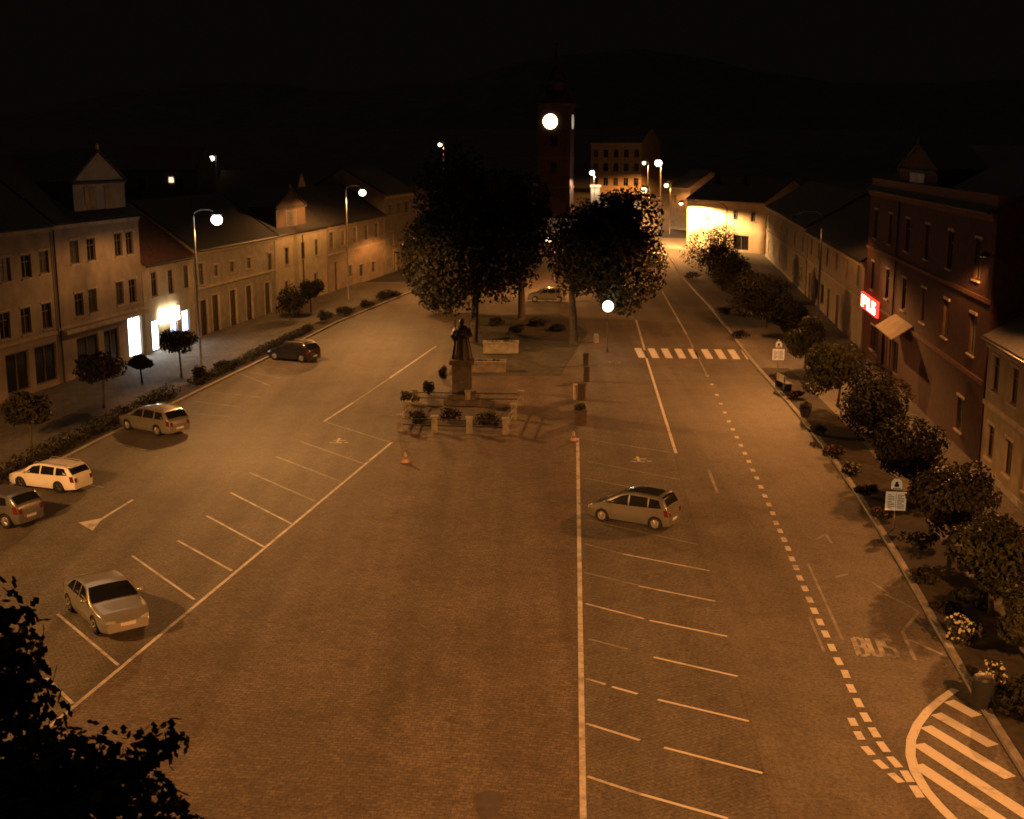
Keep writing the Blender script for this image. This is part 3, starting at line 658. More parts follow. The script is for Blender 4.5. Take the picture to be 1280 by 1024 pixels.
# glowing red sign
n0 = RWALL.hit(1081, 370)[0] - sr3; n1 = RWALL.hit(1101, 385)[0] - sr3; nz1 = RWALL.hit(1091, 371)[1]; nz0 = RWALL.hit(1091, 391)[1]
sgn = MB().box(n0, n1, -.30, -.13, nz0, nz1).build('sign_box', emit('red_sign_glow', (1, .04, .02), 3.0), r3)
sm = MB(); nw_ = n1 - n0; hh = nz1 - nz0
for a, b_, c_, d_ in [(.08, .2, .12, .88), (.2, .36, .7, .88), (.2, .36, .42, .58), (.44, .56, .12, .88), (.56, .66, .12, .3), (.72, .92, .7, .88), (.72, .84, .42, .7), (.80, .92, .12, .5), (.68, .80, .12, .28)]:
    sm.box(n0 + nw_ * a, n0 + nw_ * b_, -.335, -.302, nz0 + hh * c_, nz0 + hh * d_)
sm.build('sign_lettering', emit('sign_letter_glow', (1, .86, .5), 9), sgn)
# floodlight added at the brick building's cornice to light the road from the right
wy = 60.0; wx = rx(wy); t = thing('added_floodlight', 'small added floodlight on the front of the red brick building', 'added lamp', (wx, wy, 10.9))
MB().tube([(.02, 0, -.3), (-.35, 0, 0), (-.8, 0, .05)], .03, 6).build('bracket', M['darkmetal'], t, True)
MB()._lathe([(.28, -.02), (.28, .06), (.16, .2), (.04, .24)], 14, (-.85, 0, 0)).build('lamp_housing', M['darkmetal'], t, True)
MB().poly([(-.85 + .22 * cos(a), .22 * sin(a), -.026) for a in [2 * pi * i / 14 for i in range(14)]]).build('lamp_lens', lampmat((1, .78, .48), 4), t)
luminaire_light(t, (-.95, 0, -.12), PW * .80, SOD, size=164, face=(-1, .10), back=0)
# ---- yellow house facing the square, its facade turned to the camera
RL = G(858, 309); YW = Wall(RL, RC - RL); YL = (RC - RL).length
zy = YW.hit(905, 250)[1]
yh = building('house', 'bright yellow lit house facing down the square', RL, RC, 11, zy, M['render_yellow'], M['roofdark'],
    [(YW.hit(885, 280)[0], YW.hit(885, 276)[1], 1.0, 1.4), (YW.hit(919, 280)[0], YW.hit(919, 275)[1], 1.0, 1.4), (YW.hit(941, 280)[0], YW.hit(941, 277)[1], 1.0, 1.4)],
    shops=[(YW.hit(926, 308)[0], .4, 3.4, 2.3, M['glass'])], ridge=3.2, chimneys=((2.5, 4), (9, 4)), cornice=True)
INFO.append(('yellow', round(YL, 1), round(zy, 1)))
un = (RC - RL).normalized(); nout = Vector((un.y, -un.x, 0))          # towards the camera
sl, zl = YW.hit(873, 254)
hp = RL + un * sl + nout * 3.6; hp.z = zl
sp, _ = YW.hit(917, 300); pb = RL + un * sp + nout * 1.6; pb.z = 0
ll = thing('street_lamp', 'thin dark lamp post with a long arm lighting the yellow house', 'street lamp', pb, 0, 'street lamps')
dv = hp - pb
MB().tube([(0, 0, 0), (0, 0, zl - .4), (dv.x * .06, dv.y * .06, zl + .1), (dv.x * .2, dv.y * .2, zl + .45), (dv.x, dv.y, zl + .5)], [.09, .07, .06, .05, .045], 8).build('pole', M['darkmetal'], ll, True)
MB().ball((dv.x, dv.y, zl + .28), .42, .42, .22).build('lamp_housing', M['darkmetal'], ll, True)
MB().ball((dv.x, dv.y, zl), .26, .26, .2).build('lamp_globe', lampmat((1, .85, .55), 14), ll, True)
luminaire_light(ll, (dv.x, dv.y, zl - .3), PW * 4.6, (1, .50, .17), size=174, cap=6, ex=-1.2, face=-nout, back=.06)
# dim house left of the yellow one at the street mouth
q0 = AT(836, 300, 243); q1 = AT(853, 300, 236)
building('house', 'dim plastered house at the mouth of the far street', q0, (q1.x + 1.2, q1.y, 0), 9, 8.2, M['render_grey'], M['roofdark'], [(2.0, 5.0, 1.0, 1.5)], ridge=2.8)
hm = MB(); hrng = random.Random(5); hp_ = []
for i in range(61):
    x = -900 + i * 30; hp_.append((x, 40 + 16 * sin(x * .006 + 1) + 9 * sin(x * .019) + 4 * hrng.random()))
for i in range(60):
    (xa, za), (xb, zb_) = hp_[i], hp_[i + 1]
    hm.quad((xa, 760, terr(760) - 4), (xb, 760, terr(760) - 4), (xb, 960, zb_ + 20), (xa, 960, za + 20)); hm.quad((xa, 960, za + 20), (xb, 960, zb_ + 20), (xb, 1090, 30), (xa, 1090, 30))
hm.build('hills', M['earth'], kind='structure')
# ---- buildings at the far end
c0 = AT(738, 240, 322); c1 = AT(801, 240, 316)
zb = AT(770, 178, 320).z - terr(322)
building('school_building', 'large faintly lit building above the far end of the street', c0, c1, 14, zb, M['render_ochre'], M['roofdark'],
    [((c1 - c0).length * (i + .5) / 5, zz, 1.3, 2.0) for zz in (2.0, 5.6, 9.0) for i in range(5)], ridge=3.5, cat='building', courses=(4.6,), base=terr(322))
# retaining wall with lit coping
w0, w1, w2 = AT(745, 254, 285), AT(800, 255, 276), AT(806, 243, 300)
rwm = MB()
for a, b_ in ((w0, w1), (w1, w2)):
    d = (b_ - a); d.z = 0; d.normalize(); n = Vector((-d.y, d.x, 0)) * .25
    za_, zb2 = terr(a.y) - .3, terr(b_.y) - .3; top = 2.2
    rwm.add([a.xy.to_3d() + n + Vector((0, 0, za_)), b_.xy.to_3d() + n + Vector((0, 0, zb2)), b_.xy.to_3d() - n + Vector((0, 0, zb2)), a.xy.to_3d() - n + Vector((0, 0, za_)),
             a.xy.to_3d() + n + Vector((0, 0, za_ + top)), b_.xy.to_3d() + n + Vector((0, 0, zb2 + top)), b_.xy.to_3d() - n + Vector((0, 0, zb2 + top)), a.xy.to_3d() - n + Vector((0, 0, za_ + top))],
            [(0, 1, 5, 4), (1, 2, 6, 5), (2, 3, 7, 6), (3, 0, 4, 7), (4, 5, 6, 7)])
tag(rwm.build('retaining_wall', M['stone']), 'pale curved retaining wall lit by a low lamp at the street end', 'wall')
gp = AT(744, 236, 265)
t = thing('gate_pillar', 'lit square stone pillar below the bluish lamp', 'pillar', (gp.x, 265, terr(265)))
MB().box(-.9, .9, -.9, .9, 0, 6.2).build('shaft', M['stone'], t); MB().box(-1.1, 1.1, -1.1, 1.1, 6.202, 6.6).build('cap', M['trim'], t)
sb = AT(822, 252, 224)
t = thing('road_sign', 'pale rectangular road sign on the pole at the street mouth', 'sign', (sb.x, 223.5, 0))
MB().tube([(0, 0, 0), (0, 0, sb.z + .7)], .06, 8).build('pole', M['metal'], t); MB().box(-.55, .55, -.1, -.065, sb.z - .8, sb.z + .8).build('board', M['white'], t)
# church tower with lit clock faces
cy = 266; tw = AT(695, 200, cy); hw = 3.4; zc = AT(690, 152, cy - hw).z
t = thing('church_tower', 'dark church tower with a glowing round clock face and a spire', 'tower', (tw.x, cy, terr(cy)), radians(-9))
zz = zc - terr(cy)
MB().box(-hw, hw, -hw, hw, 0, zz + 3.2).build('shaft', mat('tower_render', (.07, .035, .022), .9, .3, 1, .1), t)
tr = MB()
for z in (6, 12, zz - 2.6): tr.box(-hw - .15, hw + .15, -hw - .15, hw + .15, z, z + .3)
tr.box(-hw - .35, hw + .35, -hw - .35, hw + .35, zz + 3.2, zz + 3.7); tr.build('string_course', mat('tower_trim', (.10, .055, .035), .9, .3, 2), t)
MB()._lathe([(hw * 1.25, zz + 3.7), (hw * 1.05, zz + 5.0), (hw * .6, zz + 6.3), (hw * .75, zz + 7.8), (hw * .55, zz + 9.2), (hw * .16, zz + 11.2), (.08, zz + 16)], 8, (0, 0, 0)).build('spire', M['roofdark'], t)
for rz, yo in ((0, 0), (pi / 2, 0)):
    cf = MB().tube([(-.82 if rz == 0 else 0, -hw - .02, zz), (-.82 if rz == 0 else 0, -hw - .14, zz)], 1.5, 28).build('clock_face', emit('clock_glow', (1, .80, .50), 10 if rz == 0 else .45), t, True)
    cf.rotation_euler = (0, 0, rz)
    rg = MB(); c0_ = -.82 if rz == 0 else 0
    for k in range(28):
        a, b_ = 2 * pi * k / 28, 2 * pi * (k + 1) / 28
        q_ = [(c0_ + r * cos(v), -hw - .15, zz + r * sin(v)) for r, v in ((1.5, a), (1.5, b_), (1.62, b_), (1.62, a))]; rg.quad(*q_)
    rg.build('rim', M['darkmetal'], cf)
    MB().box(c0_ - .05, c0_ + .05, -hw - .19, -hw - .16, zz, zz + 1.2).box(c0_, c0_ + .85, -hw - .19, -hw - .16, zz - .06, zz + .06).build('clock_hand', M['darkmetal'], cf)
for z, w_ in ((9, .6), (14.5, .7)):
    MB().box(-w_, w_, -hw - .03, -hw - .004, z, z + 2.0).build('window', M['glass'], t)
# roofs behind the left row, one with a lit attic window
def back_house(label, px, py, Y, w, eave, ridge, lit=None, wallm='render_grey'):
    c = AT(px, py, Y); h = building('house', label, (c.x - w / 2, Y, 0), (c.x + w / 2, Y, 0), 9, eave, M[wallm], M['roof'], [(w * .25, eave - 2.4, 1.0, 1.4), (w * .75, eave - 2.4, 1.0, 1.4)], ridge=ridge, cornice=False)
    if lit:
        p = AT(lit[0], lit[1], Y - .05); MB().box(p.x - c.x + w / 2 - .28, p.x - c.x + w / 2 + .28, -.06, -.004, p.z - .3, p.z + .3).build('lit_window', emit('lit_attic', (1, .72, .45), 1.6), h)
    return h
back_house('dark house behind the left row with one small lit window', 200, 226, 150, 9, 13.4, 2.6, (214, 225), 'render_tan')
back_house('dark house behind the long grey house on the left', 320, 235, 185, 12, 9.5, 3.0)

# ------------------------------------------------------------------ foliage
def leaves(lobes, n, size, rng, shell=.55, six=False):
    mb = MB(); vol = [a[3] * a[4] * a[5] for a in lobes]; tot = sum(vol)
    for (cx, cy, cz, rx_, ry_, rz_), v in zip(lobes, vol):
        for _ in range(max(6, int(n * v / tot))):
            d = Vector((rng.gauss(0, 1), rng.gauss(0, 1), rng.gauss(0, 1))).normalized()
            r = shell + (1.04 - shell) * rng.random() ** .6
            p = Vector((cx + d.x * rx_ * r, cy + d.y * ry_ * r, cz + d.z * rz_ * r))
            nrm = (d + Vector((rng.uniform(-.9, .9), rng.uniform(-.9, .9), rng.uniform(-.5, 1.0)))).normalized()
            a = nrm.cross(Vector((rng.uniform(-1, 1), rng.uniform(-1, 1), rng.uniform(-1, 1)))).normalized(); b_ = nrm.cross(a)
            s = size * rng.uniform(.6, 1.35)
            if six:
                pts = [p - a * s * .6, p - a * s * .25 + b_ * s * .42, p - a * s * .05 + b_ * s * .2, p + a * s * .3 + b_ * s * .45, p + a * s * .8, p + a * s * .3 - b_ * s * .45, p - a * s * .05 - b_ * s * .2, p - a * s * .25 - b_ * s * .42]
                mb.poly(pts)
            else:
                k = nrm * s * .12
                mb.add([p - a * s * .6, p + b_ * s * .38 + k, p + a * s * .65, p - b_ * s * .38 + k], [(0, 1, 2, 3)])
    return mb
def lobed(c, r, n, rng, spread=.62, lr=(.38, .58)):
    out = [(c[0], c[1], c[2], r[0] * .72, r[1] * .72, r[2] * .72)]
    for i in range(n):
        d = Vector((rng.gauss(0, 1), rng.gauss(0, 1), rng.gauss(0, .9))).normalized(); k = rng.uniform(*lr); sp_ = spread * rng.uniform(.85, 1.15)
        out.append((c[0] + d.x * r[0] * sp_, c[1] + d.y * r[1] * sp_, c[2] + d.z * r[2] * sp_, r[0] * k, r[1] * k, r[2] * k))
    return out
def tree(label, base, trunk_h, trunk_r, c, r, n, size, m, nl=14, seed=1, name='tree', group=None, cat='tree', six=False, shell=.5, lobes=None, rz=0, stem=None):
    rng = random.Random(seed); t = thing(name, label, cat, base, rz, group)
    lb = lobes or lobed(c, r, nl, rng)
    tm = MB(); bend = Vector((rng.uniform(-.15, .15), rng.uniform(-.15, .15), 0)) * trunk_r * 6
    tm.tube([(0, 0, -.05), (0, 0, .15), tuple(bend * .5 + Vector((0, 0, trunk_h * .55))), tuple(bend + Vector((0, 0, trunk_h))), (c[0], c[1], c[2] + r[2] * .35)], [trunk_r * 1.5, trunk_r * 1.05, trunk_r * .9, trunk_r * .75, trunk_r * .2], 9)
    for q_ in lb[1:min(len(lb), 9)]:
        st = bend + Vector((0, 0, trunk_h * rng.uniform(.85, 1.05)))
        e = Vector(q_[:3]); mid = st.lerp(e, .5) + Vector((0, 0, .06 * (e - st).length)); tm.tube([st, mid, e], [trunk_r * .45, trunk_r * .28, trunk_r * .1], 6)
    tm.build('trunk', M['bark'], t, True)
    leaves(lb, n, size, rng, shell, six).build('crown', m, t)
    return t
def P2(px, py): p = G(px, py); return (p.x, p.y, 0)
# three big limes on the central island: bases under the crowns, crown centres set by bearing and height
def big(label, bpx, cpx, rad, n, seed, rz_=None):
    bs = P2(*bpx); Y = bs[1]; c = AT(cpx[0], cpx[1], Y)
    k = 1550 / (Y * cos(TH) + (H - c.z) * sin(TH))
    rr = rad / k; c = c - Vector(bs)
    return tree(label, bs, max(2.2, c.z - rr * .7), .34, (c.x, c.y, c.z), (rr, rr * .95, (rz_ or rad) / k), n * 2, .27, M['leaf_dark'], 22, seed, group='big trees on the central island')
big('broad dark tree left on the island, just behind the dark statue', (592, 428), (585, 290), 86, 12500, 3, 104)
big('dark tree right on the island beside the globe lamp', (718, 430), (759, 312), 68, 12000, 5, 82)
big('rearmost dark tree on the island between two larger crowns', (652, 400), (626, 280), 62, 7500, 9, 92)
big('far dark tree behind the left island tree', (560, 392), (556, 322), 52, 4500, 12, 58)
# foreground tree at lower left
fb = Vector((-6.9, 9.6, 0))
def FA(px, py, Y): v = AT(px, py, Y) - fb; return v
flb = []
for px, py, Y, rr in [(-45, 800, 11.5, .78), (5, 850, 11.4, .48), (-30, 900, 11.2, .85), (25, 812, 11.6, .22), (40, 870, 11.4, .30),
                      (60, 985, 10.6, .62), (130, 960, 10.5, .50), (185, 945, 10.6, .34), (205, 925, 10.7, .24), (222, 918, 10.7, .16), (150, 1010, 10.2, .55), (90, 945, 10.6, .30), (170, 985, 10.4, .36),
                      (20, 1010, 10.4, .9), (105, 1040, 10, .8), (190, 1020, 10.2, .28), (225, 1035, 10.2, .26), (258, 1045, 10.1, .22), (-30, 1080, 9.9, 1.2), (10, 800, 11.8, .14), (55, 935, 11, .22), (12, 765, 11.8, .16)]:
    v = FA(px, py, Y); flb.append((v.x, v.y, v.z, rr, rr, rr * .85))
flb.append((0, 0, 7.2, 2.2, 2.0, 2.2)); flb.append((.3, -.4, 5.6, 2.4, 2.2, 1.8))
tree('large dark tree filling the lower left corner', fb, 4.6, .2, (0, 0, 7.4), (2, 2, 2.4), 30000, .105, M['leaf_dark'], lobes=flb, seed=4, six=True, shell=.25)
# small round street trees, right pavement: (trunk base px, crown centre px, radius px, material)
rt = [((980, 426), (984, 394), 23, 'leaf_dark', 'dark round tree directly behind the zebra crossing end'), ((908, 362), (903, 326), 26, 'leaf_dark', 'dark round tree third from the yellow house'),
      ((897, 348), (884, 306), 33, 'leaf_dark', 'small dark round tree nearest the yellow house'), ((927, 380), (921, 341), 24, 'leaf_olive', 'small olive round tree beyond the low dim house'),
      ((958, 412), (952, 368), 34, 'leaf_dark', 'dark round tree before the long brown house'), ((1006, 463), (1010, 424), 24, 'leaf_olive', 'olive round tree behind the farther bus stop sign'),
      ((1047, 510), (1041, 462), 33, 'leaf_olive', 'olive lit round tree left of the awning'), ((1092, 560), (1089, 500), 44, 'leaf_dark', 'dark round tree below the red sign and awning'),
      ((1140, 622), (1134, 553), 46, 'leaf_dark', 'dark round tree in front of the brick building corner'), ((1187, 703), (1188, 620), 50, 'leaf_hedge', 'brown round tree over the pale post'),
      ((1238, 772), (1245, 694), 48, 'leaf_mid', 'nearest round tree beside the flowering shrubs'), ((1300, 850), (1288, 775), 34, 'leaf_mid', 'round tree cut by the right edge')]
for i, (bp_, cp, rad, mm, lab) in enumerate(rt):
    bs = P2(*bp_); bs = (bs[0], bs[1], .13); c = AT(cp[0], cp[1], bs[1]); k = 1550 / (bs[1] * cos(TH) + (H - c.z) * sin(TH)); rr = 1.10 * rad / k; c = c - Vector(bs)
    tree(lab, bs, max(.8, c.z - rr * .6), .09, (c.x, c.y, c.z), (rr, rr, rr * .92), int(5200), .17, M[mm], 9, 30 + i, group='round trees along the right pavement', shell=.6, name='street_tree')
ltr = [((40, 566), (36, 512), 30, 24, 'leaf_hedge', 'dim umbrella shaped tree at the left edge'), ((130, 512), (124, 457), 28, 22, 'leaf_hedge', 'umbrella shaped tree before the dark shopfront'),
       ((178, 482), (176, 452), 14, 9, 'leaf_hedge', 'tiny round tree under the lit shop window'), ((227, 474), (224, 425), 23, 16, 'leaf_hedge', 'flat crowned tree before the glowing sign'),
       ((363, 402), (362, 374), 21, 20, 'leaf_dark', 'dark round tree before the cream house'), ((389, 392), (389, 362), 15, 15, 'leaf_dark', 'smaller dark round tree by the cream house drainpipe')]
for i, (bp_, cp, rad, radz, mm, lab) in enumerate(ltr):
    bs = P2(*bp_); bs = (bs[0], bs[1], .13); c = AT(cp[0], cp[1], bs[1]); k = 1550 / (bs[1] * cos(TH) + (H - c.z) * sin(TH)); rr = rad / k; c = c - Vector(bs)
    tree(lab, bs, max(.8, c.z - radz / k * .6), .07, (c.x, c.y, c.z), (rr, rr, radz / k), 2200, .17, M[mm], 8, 50 + i, group='small trees along the left hedge', shell=.55, name='street_tree')
# hedges and bushes
def hedge(label, p0, p1, w, h, seed, dens=130, m='leaf_hedge', size=.14):
    p0 = Vector(p0); p1 = Vector(p1); n = max(2, int((p1 - p0).length / .8)); rng = random.Random(seed)
    lb = [(p0.lerp(p1, i / n).x - p0.x + rng.uniform(-.1, .1), p0.lerp(p1, i / n).y - p0.y + rng.uniform(-.1, .1), h * .5, w * .5 * rng.uniform(.85, 1.15), .7, h * .55 * rng.uniform(.8, 1.2)) for i in range(n + 1)]
    t = thing('hedge', label, 'hedge', (p0.x, p0.y, .14), 0, 'hedges between the pavement and the parked cars')
    leaves(lb, dens * n, size, rng, .3).build('foliage', M[m], t)
    tm = MB()
    for q_ in lb: tm.tube([(q_[0], q_[1], 0), (q_[0], q_[1], h * .6)], [.03, .015], 5)
    tm.build('stem', M['bark'], t)
def hp(y, off=1.0): return (klx(y) - off, y, 0)
ya, yb, yc, yd, ye, yf = [G(*p).y for p in [(0, 610), (120, 555), (235, 500), (265, 484), (325, 452), (398, 415)]]
hedge('long low dark hedge in the shade at the left edge', hp(ya - 6), hp(yb), 1.5, .75, 1)
hedge('low dark hedge behind the silver estate car', hp(yb + 1), hp(yc), 1.5, .8, 2)
hedge('low hedge beyond the street lamp', hp(yd), hp(ye), 1.2, .55, 3, m='leaf_olive')
hedge('low hedge behind the black car', hp(ye + 1), hp(yf), 1.2, .6, 4)
def bush(label, base, r, h, seed, m='leaf_hedge', n=700, size=.14, flowers=None, group='bushes in the planted beds', name='bush', fl=90):
    rng = random.Random(seed); t = thing(name, label, 'bush', base, 0, group)
    lb = lobed((0, 0, h * .52), (r, r, h * .5), 7, rng)
    leaves(lb, n, size, rng, .35).build('foliage', M[m], t)
    st = MB()
    for k in range(4): st.tube([(0, 0, 0), (rng.uniform(-.4, .4) * r, rng.uniform(-.4, .4) * r, h * .6)], [.03, .012], 5)
    st.build('stem', M['bark'], t)
    if flowers:
        fm = MB()
        for _ in range(fl):
            q_ = rng.choice(lb); d = Vector((rng.gauss(0, 1), rng.gauss(0, 1) - .3, abs(rng.gauss(0, 1)) + .1)).normalized()
            fm.ball((q_[0] + d.x * q_[3] * 1.03, q_[1] + d.y * q_[4] * 1.03, q_[2] + d.z * q_[5] * 1.03), .042 * rng.uniform(.6, 1.4), n=6, m=4)
        fm.build('flowers', M[flowers], t, kind='stuff')
    return t
def PB(px, py, z=.142): p = G(px, py); return (p.x, p.y, z)
bush('clipped dark bush at the foot of the lit lamp pole', PB(251, 481), .62, 1.15, 11)
bush('low dark bush just beyond the lamp pole', PB(283, 465), .95, .7, 12)
for i, (px, py, r, h, lab) in enumerate([(408, 404, .75, 1.1, 'dark bush right of the smaller round tree'), (431, 396, .95, .9, 'wide dark bush before the white framed portal'), (458, 386, .9, .8, 'dark bush near the end of the left hedge line'), (480, 377, .9, .9, 'last dark bush by the big tree crown')]):
    bush(lab, PB(px, py), r, h, 13 + i)
bush('round bush covered in pale flowers by the kerb', PB(1203, 815), .62, 1.05, 21, 'leaf_olive', 900, .11, 'flower', fl=170)
bush('upright bush with pale blossoms behind the dark bin', PB(1243, 872), .42, 1.0, 22, 'leaf_olive', 600, .11, 'flower', fl=60)
bush('large dark bush cut by the right edge of the picture', PB(1278, 905), .8, 1.3, 23, 'leaf_hedge', 900)
for i, (px, py, r, h, fl_, lab) in enumerate([(1022, 548, .5, .6, None, 'low bush at the kerb just past the dark round tub'), (1040, 575, .6, .6, 'redflower', 'low bush with dull red flowers at the kerb'), (1062, 596, .6, .55, 'flower', 'low bush with pale flowers left of the nearer bus sign'),
        (1082, 625, .55, .65, None, 'leafy bush at the foot of the nearer bus sign'), (1100, 655, .5, .6, 'redflower', 'red flowered bush below the nearer bus sign'), (1150, 690, .8, .7, None, 'dark spreading bush under the brown round tree'), (1160, 735, .7, .6, None, 'low bush at the kerb under the brown tree'),
        (1215, 760, .8, .6, None, 'olive ground bush behind the round flowering bush'), (995, 500, .6, .5, 'redflower', 'small red flowered bush beside the pale bench'), (905, 395, .9, .8, None, 'bush at the kerb near the far round trees'), (925, 425, .8, .7, None, 'bush at the kerb beside the zebra crossing'), (866, 350, 1.0, 1.0, None, 'kerb bush below the round tree near the yellow house'), (1185, 770, .5, .4, None, 'tiny bush by the kerb at the bus lettering')]):
    bush(lab, PB(px, py), r, h, 40 + i, ['leaf_hedge', 'leaf_mid'][i % 2], 500, .12, fl_, fl=50)

for i, (px, py, r, h, lab) in enumerate([(645, 418, .9, .8, 'dark bush under the island trees, beside the farther trough'), (672, 408, 1.1, .9, 'broad dark bush between the two thin island trunks'), (698, 414, .9, .7, 'dark bush just left of the right island trunk'), (620, 408, .8, .9, 'dark bush under the island trees behind the farther trough'), (488, 373, 1.2, 1.0, 'dark bush touching the left tree crown')]):
    bush(lab, P2(px, py), r, h, 90 + i, 'leaf_dark', 700, .14, group='bushes under the island trees')
# ------------------------------------------------------------------ cars
def lerp_profile(pts, x):
    if x <= pts[0][0]: return pts[0][1]
    for a, b_ in zip(pts, pts[1:]):
        if x <= b_[0]: return a[1] + (b_[1] - a[1]) * (x - a[0]) / max(1e-6, b_[0] - a[0])
    return pts[-1][1]
def smoothprof(pts, x, w=.05): return (lerp_profile(pts, x - w) + 2 * lerp_profile(pts, x) + lerp_profile(pts, x + w)) / 4
def car(label, paint, prof, belt, sidewins, screen, rear, wb, width, loc, rz, rails=False, roofmat=None, wr=.315, glassroof=False, group='parked cars', spoiler=False, rimmat=None):
    t = thing('parked_car', label, 'car', loc, rz, group)
    x0, x1 = prof[0][0], prof[-1][0]; W = width / 2; zr = max(p[1] for p in prof); axf, axr = wb / 2, -wb / 2; RA = wr + .055
    def plan(x):
        e = (x1 - x) if x > 0 else (x - x0); return 1 - .20 * max(0, 1 - e / .75) ** 2.2
    def yy(x, z):
        y = W * plan(x)
        if z > belt: y *= 1 - .23 * ((z - belt) / (zr - belt)) ** 1.15
        elif z < .5: y *= 1 - .10 * ((.5 - z) / .35) ** 2
        else: y *= 1 - .02 * (z - .5) / max(.01, belt - .5)
        return y
    def bot(x):
        z = .20 + .10 * max(0, abs(x) - (wb / 2 + .45))
        for a in (axf, axr):
            if abs(x - a) < RA: z = max(z, wr + sqrt(RA * RA - (x - a) ** 2) - .0)
        return z
    top = lambda x: smoothprof(prof, x)
    xs_ = sorted({round(x0 + (x1 - x0) * i / 90, 4) for i in range(91)})
    secs = []
    for x in xs_:
        zt, zb_ = top(x), bot(x); zt = max(zt, zb_ + .12); ze = zt - .05; m_ = min(belt, ze - .004)
        zs = [zb_ + (m_ - zb_) * k / 5 for k in range(6)] + [m_ + (ze - m_) * k / 4 for k in range(1, 5)]
        half = [(0, zb_)] + [(yy(x, z), z) for z in zs] + [(yy(x, ze) * .955, zt - .014), (yy(x, ze) * .8, zt), (yy(x, ze) * .4, zt + .018), (0, zt + .022)]
        secs.append([(x, y, z) for y, z in half] + [(x, -y, z) for y, z in half[-2:0:-1]])
    n = len(secs[0]); mb = MB()
    for s in secs: mb.v += s
    for i in range(len(secs) - 1):
        for k in range(n): mb.f.append((i * n + k, i * n + (k + 1) % n, (i + 1) * n + (k + 1) % n, (i + 1) * n + k))
    mb.f.append(tuple(range(n))[::-1]); mb.f.append(tuple((len(secs) - 1) * n + k for k in range(n)))
    body = mb.build('body', paint, t, True)
    for sgn_ in (1, -1):
        for wpoly in sidewins:
            m_ = MB(); k = []
            for i in range(len(wpoly)):                              # densify the outline so it follows the curved side
                a, b_ = wpoly[i], wpoly[(i + 1) % len(wpoly)]
                for q_ in range(4): k.append((a[0] + (b_[0] - a[0]) * q_ / 4, a[1] + (b_[1] - a[1]) * q_ / 4))
            cx = sum(p[0] for p in k) / len(k); cz = sum(p[1] for p in k) / len(k)
            vs = [(x, sgn_ * (yy(x, z) + .010), z) for x, z in k] + [(cx, sgn_ * (yy(cx, cz) + .010), cz)]
            m_.add(vs, [(i, (i + 1) % len(k), len(k)) for i in range(len(k))]); m_.build('side_window', M['glass'], t)
    def cross(xa, xb, fa, fb, name_, mm):
        m_ = MB(); N_ = 7
        for i in range(N_):
            x = xa + (xb - xa) * i / (N_ - 1); z = top(x) ; y = yy(x, z - .05)
            f = fa + (fb - fa) * i / (N_ - 1)
            for k, zo in ((-f, .006), (-f * .5, .030), (0, .036), (f * .5, .030), (f, .006)): m_.v.append((x, y * k, z + zo))
        for i in range(N_ - 1):
            for k in range(4): m_.f.append((i * 5 + k, i * 5 + k + 1, (i + 1) * 5 + k + 1, (i + 1) * 5 + k))
        return m_.build(name_, mm, t, True)
    cross(screen[0], screen[1], .93, .90, 'windscreen', M['glass'])
    cross(rear[0], rear[1], .88, .88, 'rear_window', M['glass'])
    if glassroof: cross(screen[1] - .12, rear[1] + .2 if rear[1] < screen[1] else rear[0], .78, .78, 'roof_panel', M['glass'] if glassroof is True else glassroof)
    for ax_ in (axf, axr):
        for s in (1, -1):
            y = s * (W - .11)
            wm = MB(); wm.tube([(ax_, y - s * .10, wr), (ax_, y - s * .09, wr), (ax_, y + s * .085, wr), (ax_, y + s * .10, wr)], [wr * .9, wr, wr, wr * .92], 20)
            wo = wm.build('wheel', M['black'], t, True)
            rm = MB(); rm.tube([(ax_, y + s * .101, wr), (ax_, y + s * .112, wr)], [wr * .66, wr * .60], 16)
            for k in range(5):
                a = 2 * pi * k / 5; rm.tube([(ax_, y + s * .115, wr), (ax_ + wr * .58 * cos(a), y + s * .118, wr + wr * .58 * sin(a))], [.05, .035], 5)
            rm.build('rim', rimmat or M['metal'], wo)
    zf = top(x1 - .14)
    for s in (1, -1):
        z_ = min(zf - .09, .72)
        y_ = yy(x1 - .12, z_)
        m_ = MB(); pts = []
        for x, z in ((x1 - .02, z_ - .05), (x1 - .28, z_ - .03), (x1 - .36, z_ + .07), (x1 - .04, z_ + .06)): pts.append((x, s * (yy(x, z) + .008), z))
        m_.poly(pts); m_.poly([(x1 + .006, s * y_ * .55, z_ - .05), (x1 - .02, s * (yy(x1 - .02, z_) + .008), z_ - .05), (x1 - .04, s * (yy(x1 - .04, z_) + .008), z_ + .06), (x1 + .0, s * y_ * .58, z_ + .05)])
        m_.build('headlight', M['clear_light'], t)
        zt_ = min(belt - .02, .98); m_ = MB()
        for xa, xb in ((x0 + .02, x0 + .2),):
            m_.poly([(x0 + .015, s * (yy(x0 + .015, zt_ - .3) + .009), zt_ - .30), (x0 + .22, s * (yy(x0 + .22, zt_ - .3) + .009), zt_ - .28), (x0 + .26, s * (yy(x0 + .26, zt_) + .009), zt_ + .02), (x0 + .10, s * (yy(x0 + .1, zt_) + .009), zt_ + .03)])
            m_.box(x0 - .012, x0 + .03, s * W * .58 if s > 0 else -W * .76, s * W * .76 if s > 0 else -W * .58, zt_ - .30, zt_ - .08)
        m_.build('tail_light', M['red_light'], t)
        xm = screen[0] - .28; MB().ball((xm, s * (yy(xm, belt + .05) + .12), belt + .08), .07, .11, .075, 10, 6).build('mirror', paint, t, True)
